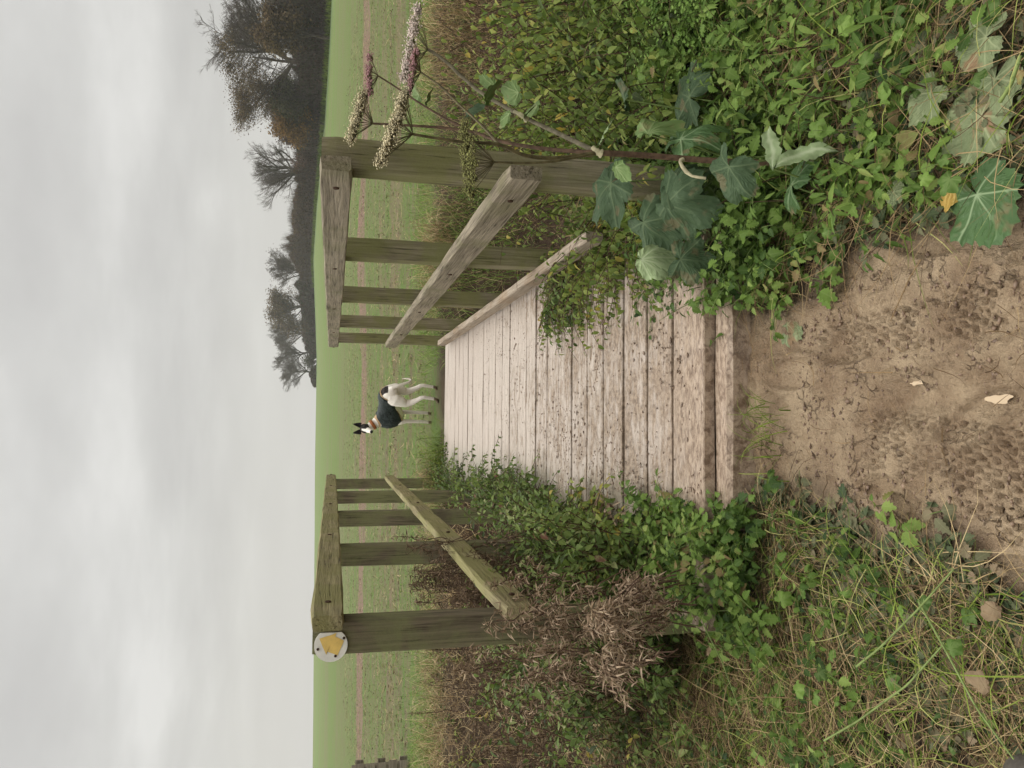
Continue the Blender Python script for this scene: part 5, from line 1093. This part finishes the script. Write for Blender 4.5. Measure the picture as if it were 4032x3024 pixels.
nl = len(em.loops); li = np.zeros(nl, np.int32); em.loops.foreach_get('vertex_index', li); ls_ = np.zeros(len(em.polygons), np.int32); em.polygons.foreach_get('loop_total', ls_)
Fd = li.reshape(-1, 4); ev.to_mesh_clear(); bpy.data.objects.remove(tmp)
loc = Linv(co)
hd = co * 0; rel = loc - hL; sd_ = np.cross([0, 0, 1.], look); sd_ /= np.linalg.norm(sd_); u_ = np.cross(look, sd_); hf, hs, hu = rel @ look, rel @ sd_, rel @ u_
ishead = (np.linalg.norm(rel, axis=1) < .20) & (hf > -.055) & (np.linalg.norm(rel - np.outer(hf, look), axis=1) < .068)
blaze = (np.abs(hs) < .010 + .15 * np.clip(hf - .02, 0, 1)) & (hf > .02) | (hf > .075)
black = ishead & ~blaze & (hu > -.035)
rump = (np.abs(loc[:, 1]) < .045) & (loc[:, 0] < -.02) & (loc[:, 2] > .575) & (loc[:, 0] > -.165)
colr = np.tile([.94, .88, .79, 1.], (nv, 1)); pk_ = fbm(loc[:, 0] * 8 + 5, loc[:, 2] * 8 + 5, 1, 2, 5)
leggy = loc[:, 2] < .38; colr[leggy] = [.88, .80, .72, 1.]
muddy_ = loc[:, 2] < .05 + .03 * pk_; colr[muddy_] = [.20, .14, .10, 1.]
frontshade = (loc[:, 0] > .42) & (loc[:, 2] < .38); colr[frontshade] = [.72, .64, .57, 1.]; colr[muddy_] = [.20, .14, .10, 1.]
colr[black | rump] = [.018, .016, .017, 1.]; tanp = (loc[:, 0] > .46) & (loc[:, 2] > .62) & (loc[:, 1] > -.05) & (np.linalg.norm(rel, axis=1) > .16) & (loc[:, 2] < .70); colr[tanp] = [.56, .38, .22, 1.]
nose = hf > .158; colr[nose & ishead] = [.012, .011, .012, 1.]
def m_fur(t, b):
    n = t.noise(160, t.pos(), 3, .6); c = t.mix(t.maprange(n, .3, .7, 0., .15), t.attr('col').outputs['Color'], (.30, .25, .20)); t.put(b.inputs['Base Color'], t.mix(.0, c, c)); b.inputs['Roughness'].default_value = .8; b.inputs['Specular IOR Level'].default_value = .05
    t.put(b.inputs['Normal'], t.bump(n, .2, .003))
FUR = material('short_fur', m_fur)
tris('body', co, Fd, FUR, dogroot, colr)
# ears
EAR = flat('black_ear', (.022, .019, .020), .7, .2)
for s in (1, -1):
    b_ = hp_(-.025, .040, s * .036); tip = b_ + np.cross(look, sd_) * .095 + sd_ * s * .018 - look * .012; fr = look
    w0 = .030; L_ = []
    for t_ in np.linspace(0, 1, 7):
        c_ = b_ * (1 - t_) + tip * t_; ww = w0 * (1 - t_ ** 1.6) + .001
        for q in (-1, -.5, 0, .5, 1): L_.append(c_ + sd_ * q * ww * (1) + look * (abs(q) * .018 * (1 - t_) - .006))
    V = W(np.array(L_)); F = [(i * 5 + k, i * 5 + k + 1, i * 5 + k + 6, i * 5 + k + 5) for i in range(6) for k in range(4)]
    e = Geo().add(V, F).build('ear', EAR, dogroot); mm = e.modifiers.new('t', 'SOLIDIFY'); mm.thickness = .005
EYE = flat('dark_eye', (.01, .008, .007), .12, .6)
def ball(c, r, mat, name, par, sq=(1, 1, 1)):
    an = np.linspace(0, np.pi, 9); V = [c + r * np.array([math.sin(q) * math.cos(w_) * sq[0], math.sin(q) * math.sin(w_) * sq[1], math.cos(q) * sq[2]]) for q in an for w_ in np.linspace(0, 2 * np.pi, 12, endpoint=False)]
    F = [(i * 12 + k, i * 12 + (k + 1) % 12, (i + 1) * 12 + (k + 1) % 12, (i + 1) * 12 + k) for i in range(8) for k in range(12)]; return Geo().add(V, F).build(name, mat, par)
for s in (1, -1): ball(W(hp_(.045, .020, s * .034)[None])[0], .009, EYE, 'eye', dogroot)
ball(W(hp_(.170, -.012)[None])[0], .0125, EYE, 'nose', dogroot, (1.1, .8, .8))
# coat
def m_coat(t, b):
    p = t.pos(); n = t.noise(14, p, 3, .6, 1.2); c = t.mix(t.maprange(n, .3, .7), (.012, .018, .017), (.034, .046, .043)); t.put(b.inputs['Base Color'], c); b.inputs['Roughness'].default_value = .6; b.inputs['Specular IOR Level'].default_value = .12
    t.put(b.inputs['Normal'], t.bump(t.noise(20, p, 3, .5, 1.5), .9, .02))
COAT = material('waxed_coat_cloth', m_coat); LIN = flat('tan_lining', (.46, .33, .19), .8, .2)
def shell(xs, inflate, a0, a1, mat, name, th, m=26, hem=None):
    P = np.array([s[0] for s in torso], float); ww = np.array([s[1] for s in torso]); hh = np.array([s[2] for s in torso]); V = []
    for x in xs:
        cz = np.interp(x, P[:, 0], P[:, 2]); w_ = np.interp(x, P[:, 0], ww) + inflate; h_ = np.interp(x, P[:, 0], hh) + inflate
        for k in range(m):
            q = a0 + (a1 - a0) * k / (m - 1); yy, z_ = w_ * math.sin(q), cz + h_ * math.cos(q)
            if x > .40: yy *= 1.06
            V.append((x + (.03 * (1 - math.cos(q)) if x == xs[0] else 0), yy, z_))
    V = W(np.array(V)); n = len(xs); F = [(i * m + k, i * m + k + 1, (i + 1) * m + k + 1, (i + 1) * m + k) for i in range(n - 1) for k in range(m - 1)]
    V = V + (np.stack([vnoise(V[:, 0] * 40, V[:, 2] * 40, s_) for s_ in (1, 2, 3)], -1) - .5) * .008
    o = Geo().add(V, F).build(name, mat, dogroot); mm = o.modifiers.new('t', 'SOLIDIFY'); mm.thickness = th; mm.offset = 1; return o
cj = shell(np.linspace(-.055, .60, 22), .014, -2.45, 2.45, COAT, 'coat', .006)
shell([-.068, -.052], .011, -2.2, 2.2, LIN, 'coat_lining', .006); 
for sgn in (1, -1):
    shell(np.linspace(.20, .585, 9), .0135, sgn * 2.44, sgn * 2.56, LIN, 'coat_lining', .005, 4)
# standing collar of the coat and the tan patch of lining round the neck base
def ring(t0, t1, r0, r1, mat, name, w_=.0, th=.004, m=24):
    V = []
    for t_, rr in ((t0, r0), ((t0 + t1) / 2, (r0 + r1) / 2), (t1, r1)):
        c_ = lerp(nb, hb, t_); ax = hb - nb; ax /= np.linalg.norm(ax); s1 = np.cross(ax, [0, 1., .1]); s1 /= np.linalg.norm(s1); s2 = np.cross(ax, s1)
        for k in range(m): q = 2 * math.pi * k / m; V.append(c_ + (s1 * math.cos(q) + s2 * math.sin(q)) * rr)
    V = W(np.array(V)); F = [(i * m + k, i * m + (k + 1) % m, (i + 1) * m + (k + 1) % m, (i + 1) * m + k) for i in range(2) for k in range(m)]
    o = Geo().add(V, F).build(name, mat, dogroot); mm = o.modifiers.new('t', 'SOLIDIFY'); mm.thickness = th; mm.offset = 1
ring(.58, .76, .0605, .056, flat('tan_leather', (.36, .13, .045), .5, .4), 'leather_collar')
ring(.02, .14, .098, .088, COAT, 'coat_collar', th=.008)

# ------------------------------------------------------------------ toe of the photographer's boot at the corner
bt = onz(2228, 1668, -.09); BOOT = flat('dark_grey_rubber', (.10, .088, .075), .45, .4, .3, 25, .3)
g = Geo(); V, F = loft([((0, .01, .03), .01, .01), ((0, -.005, .035), .034, .028), ((.004, -.03, .04), .046, .036), ((.006, -.07, .046), .051, .042), ((.008, -.13, .055), .047, .052), ((.008, -.19, .075), .042, .07), ((.008, -.25, .075), .042, .07), ((.008, -.285, .05), .03, .045)])
g.add(V + bt, F); bo = empty('boot', bt, "toe of a dark grey rubber boot at the lower left corner of the grass", 'boot'); g.build('upper', BOOT, bo)
g = Geo(); V, F = loft([((0, .012, .008), .012, .008), ((0, -.005, .008), .038, .010), ((.004, -.04, .008), .050, .011), ((.006, -.08, .008), .052, .011), ((.008, -.17, .008), .042, .011), ((.008, -.24, .008), .046, .011), ((.008, -.29, .008), .034, .010)])
g.add(V + bt, F).build('sole', BOOT, bo)

# ------------------------------------------------------------------ damp air
hz = Geo(); X0, X1, Yb0, Yb1, Zb0, Zb1 = -260, 320, -60, 330, -14, 34
V = [(x, y, z) for x in (X0, X1) for y in (Yb0, Yb1) for z in (Zb0, Zb1)]
F = [(0, 1, 3, 2), (4, 6, 7, 5), (0, 4, 5, 1), (2, 3, 7, 6), (0, 2, 6, 4), (1, 5, 7, 3)]
HZM = bpy.data.materials.new('thin_mist'); HZM.use_nodes = True; nt = HZM.node_tree; nt.nodes.remove(nt.nodes['Principled BSDF'])
pv = nt.nodes.new('ShaderNodeVolumePrincipled'); pv.inputs['Color'].default_value = (.93, .93, .91, 1); pv.inputs['Density'].default_value = .0006; pv.inputs['Anisotropy'].default_value = .2
nt.links.new(pv.outputs[0], nt.nodes['Material Output'].inputs['Volume'])
tag(hz.add(V, F).build('haze', HZM, None, smooth=False), 'thin damp mist greying the far trees', kind='stuff')
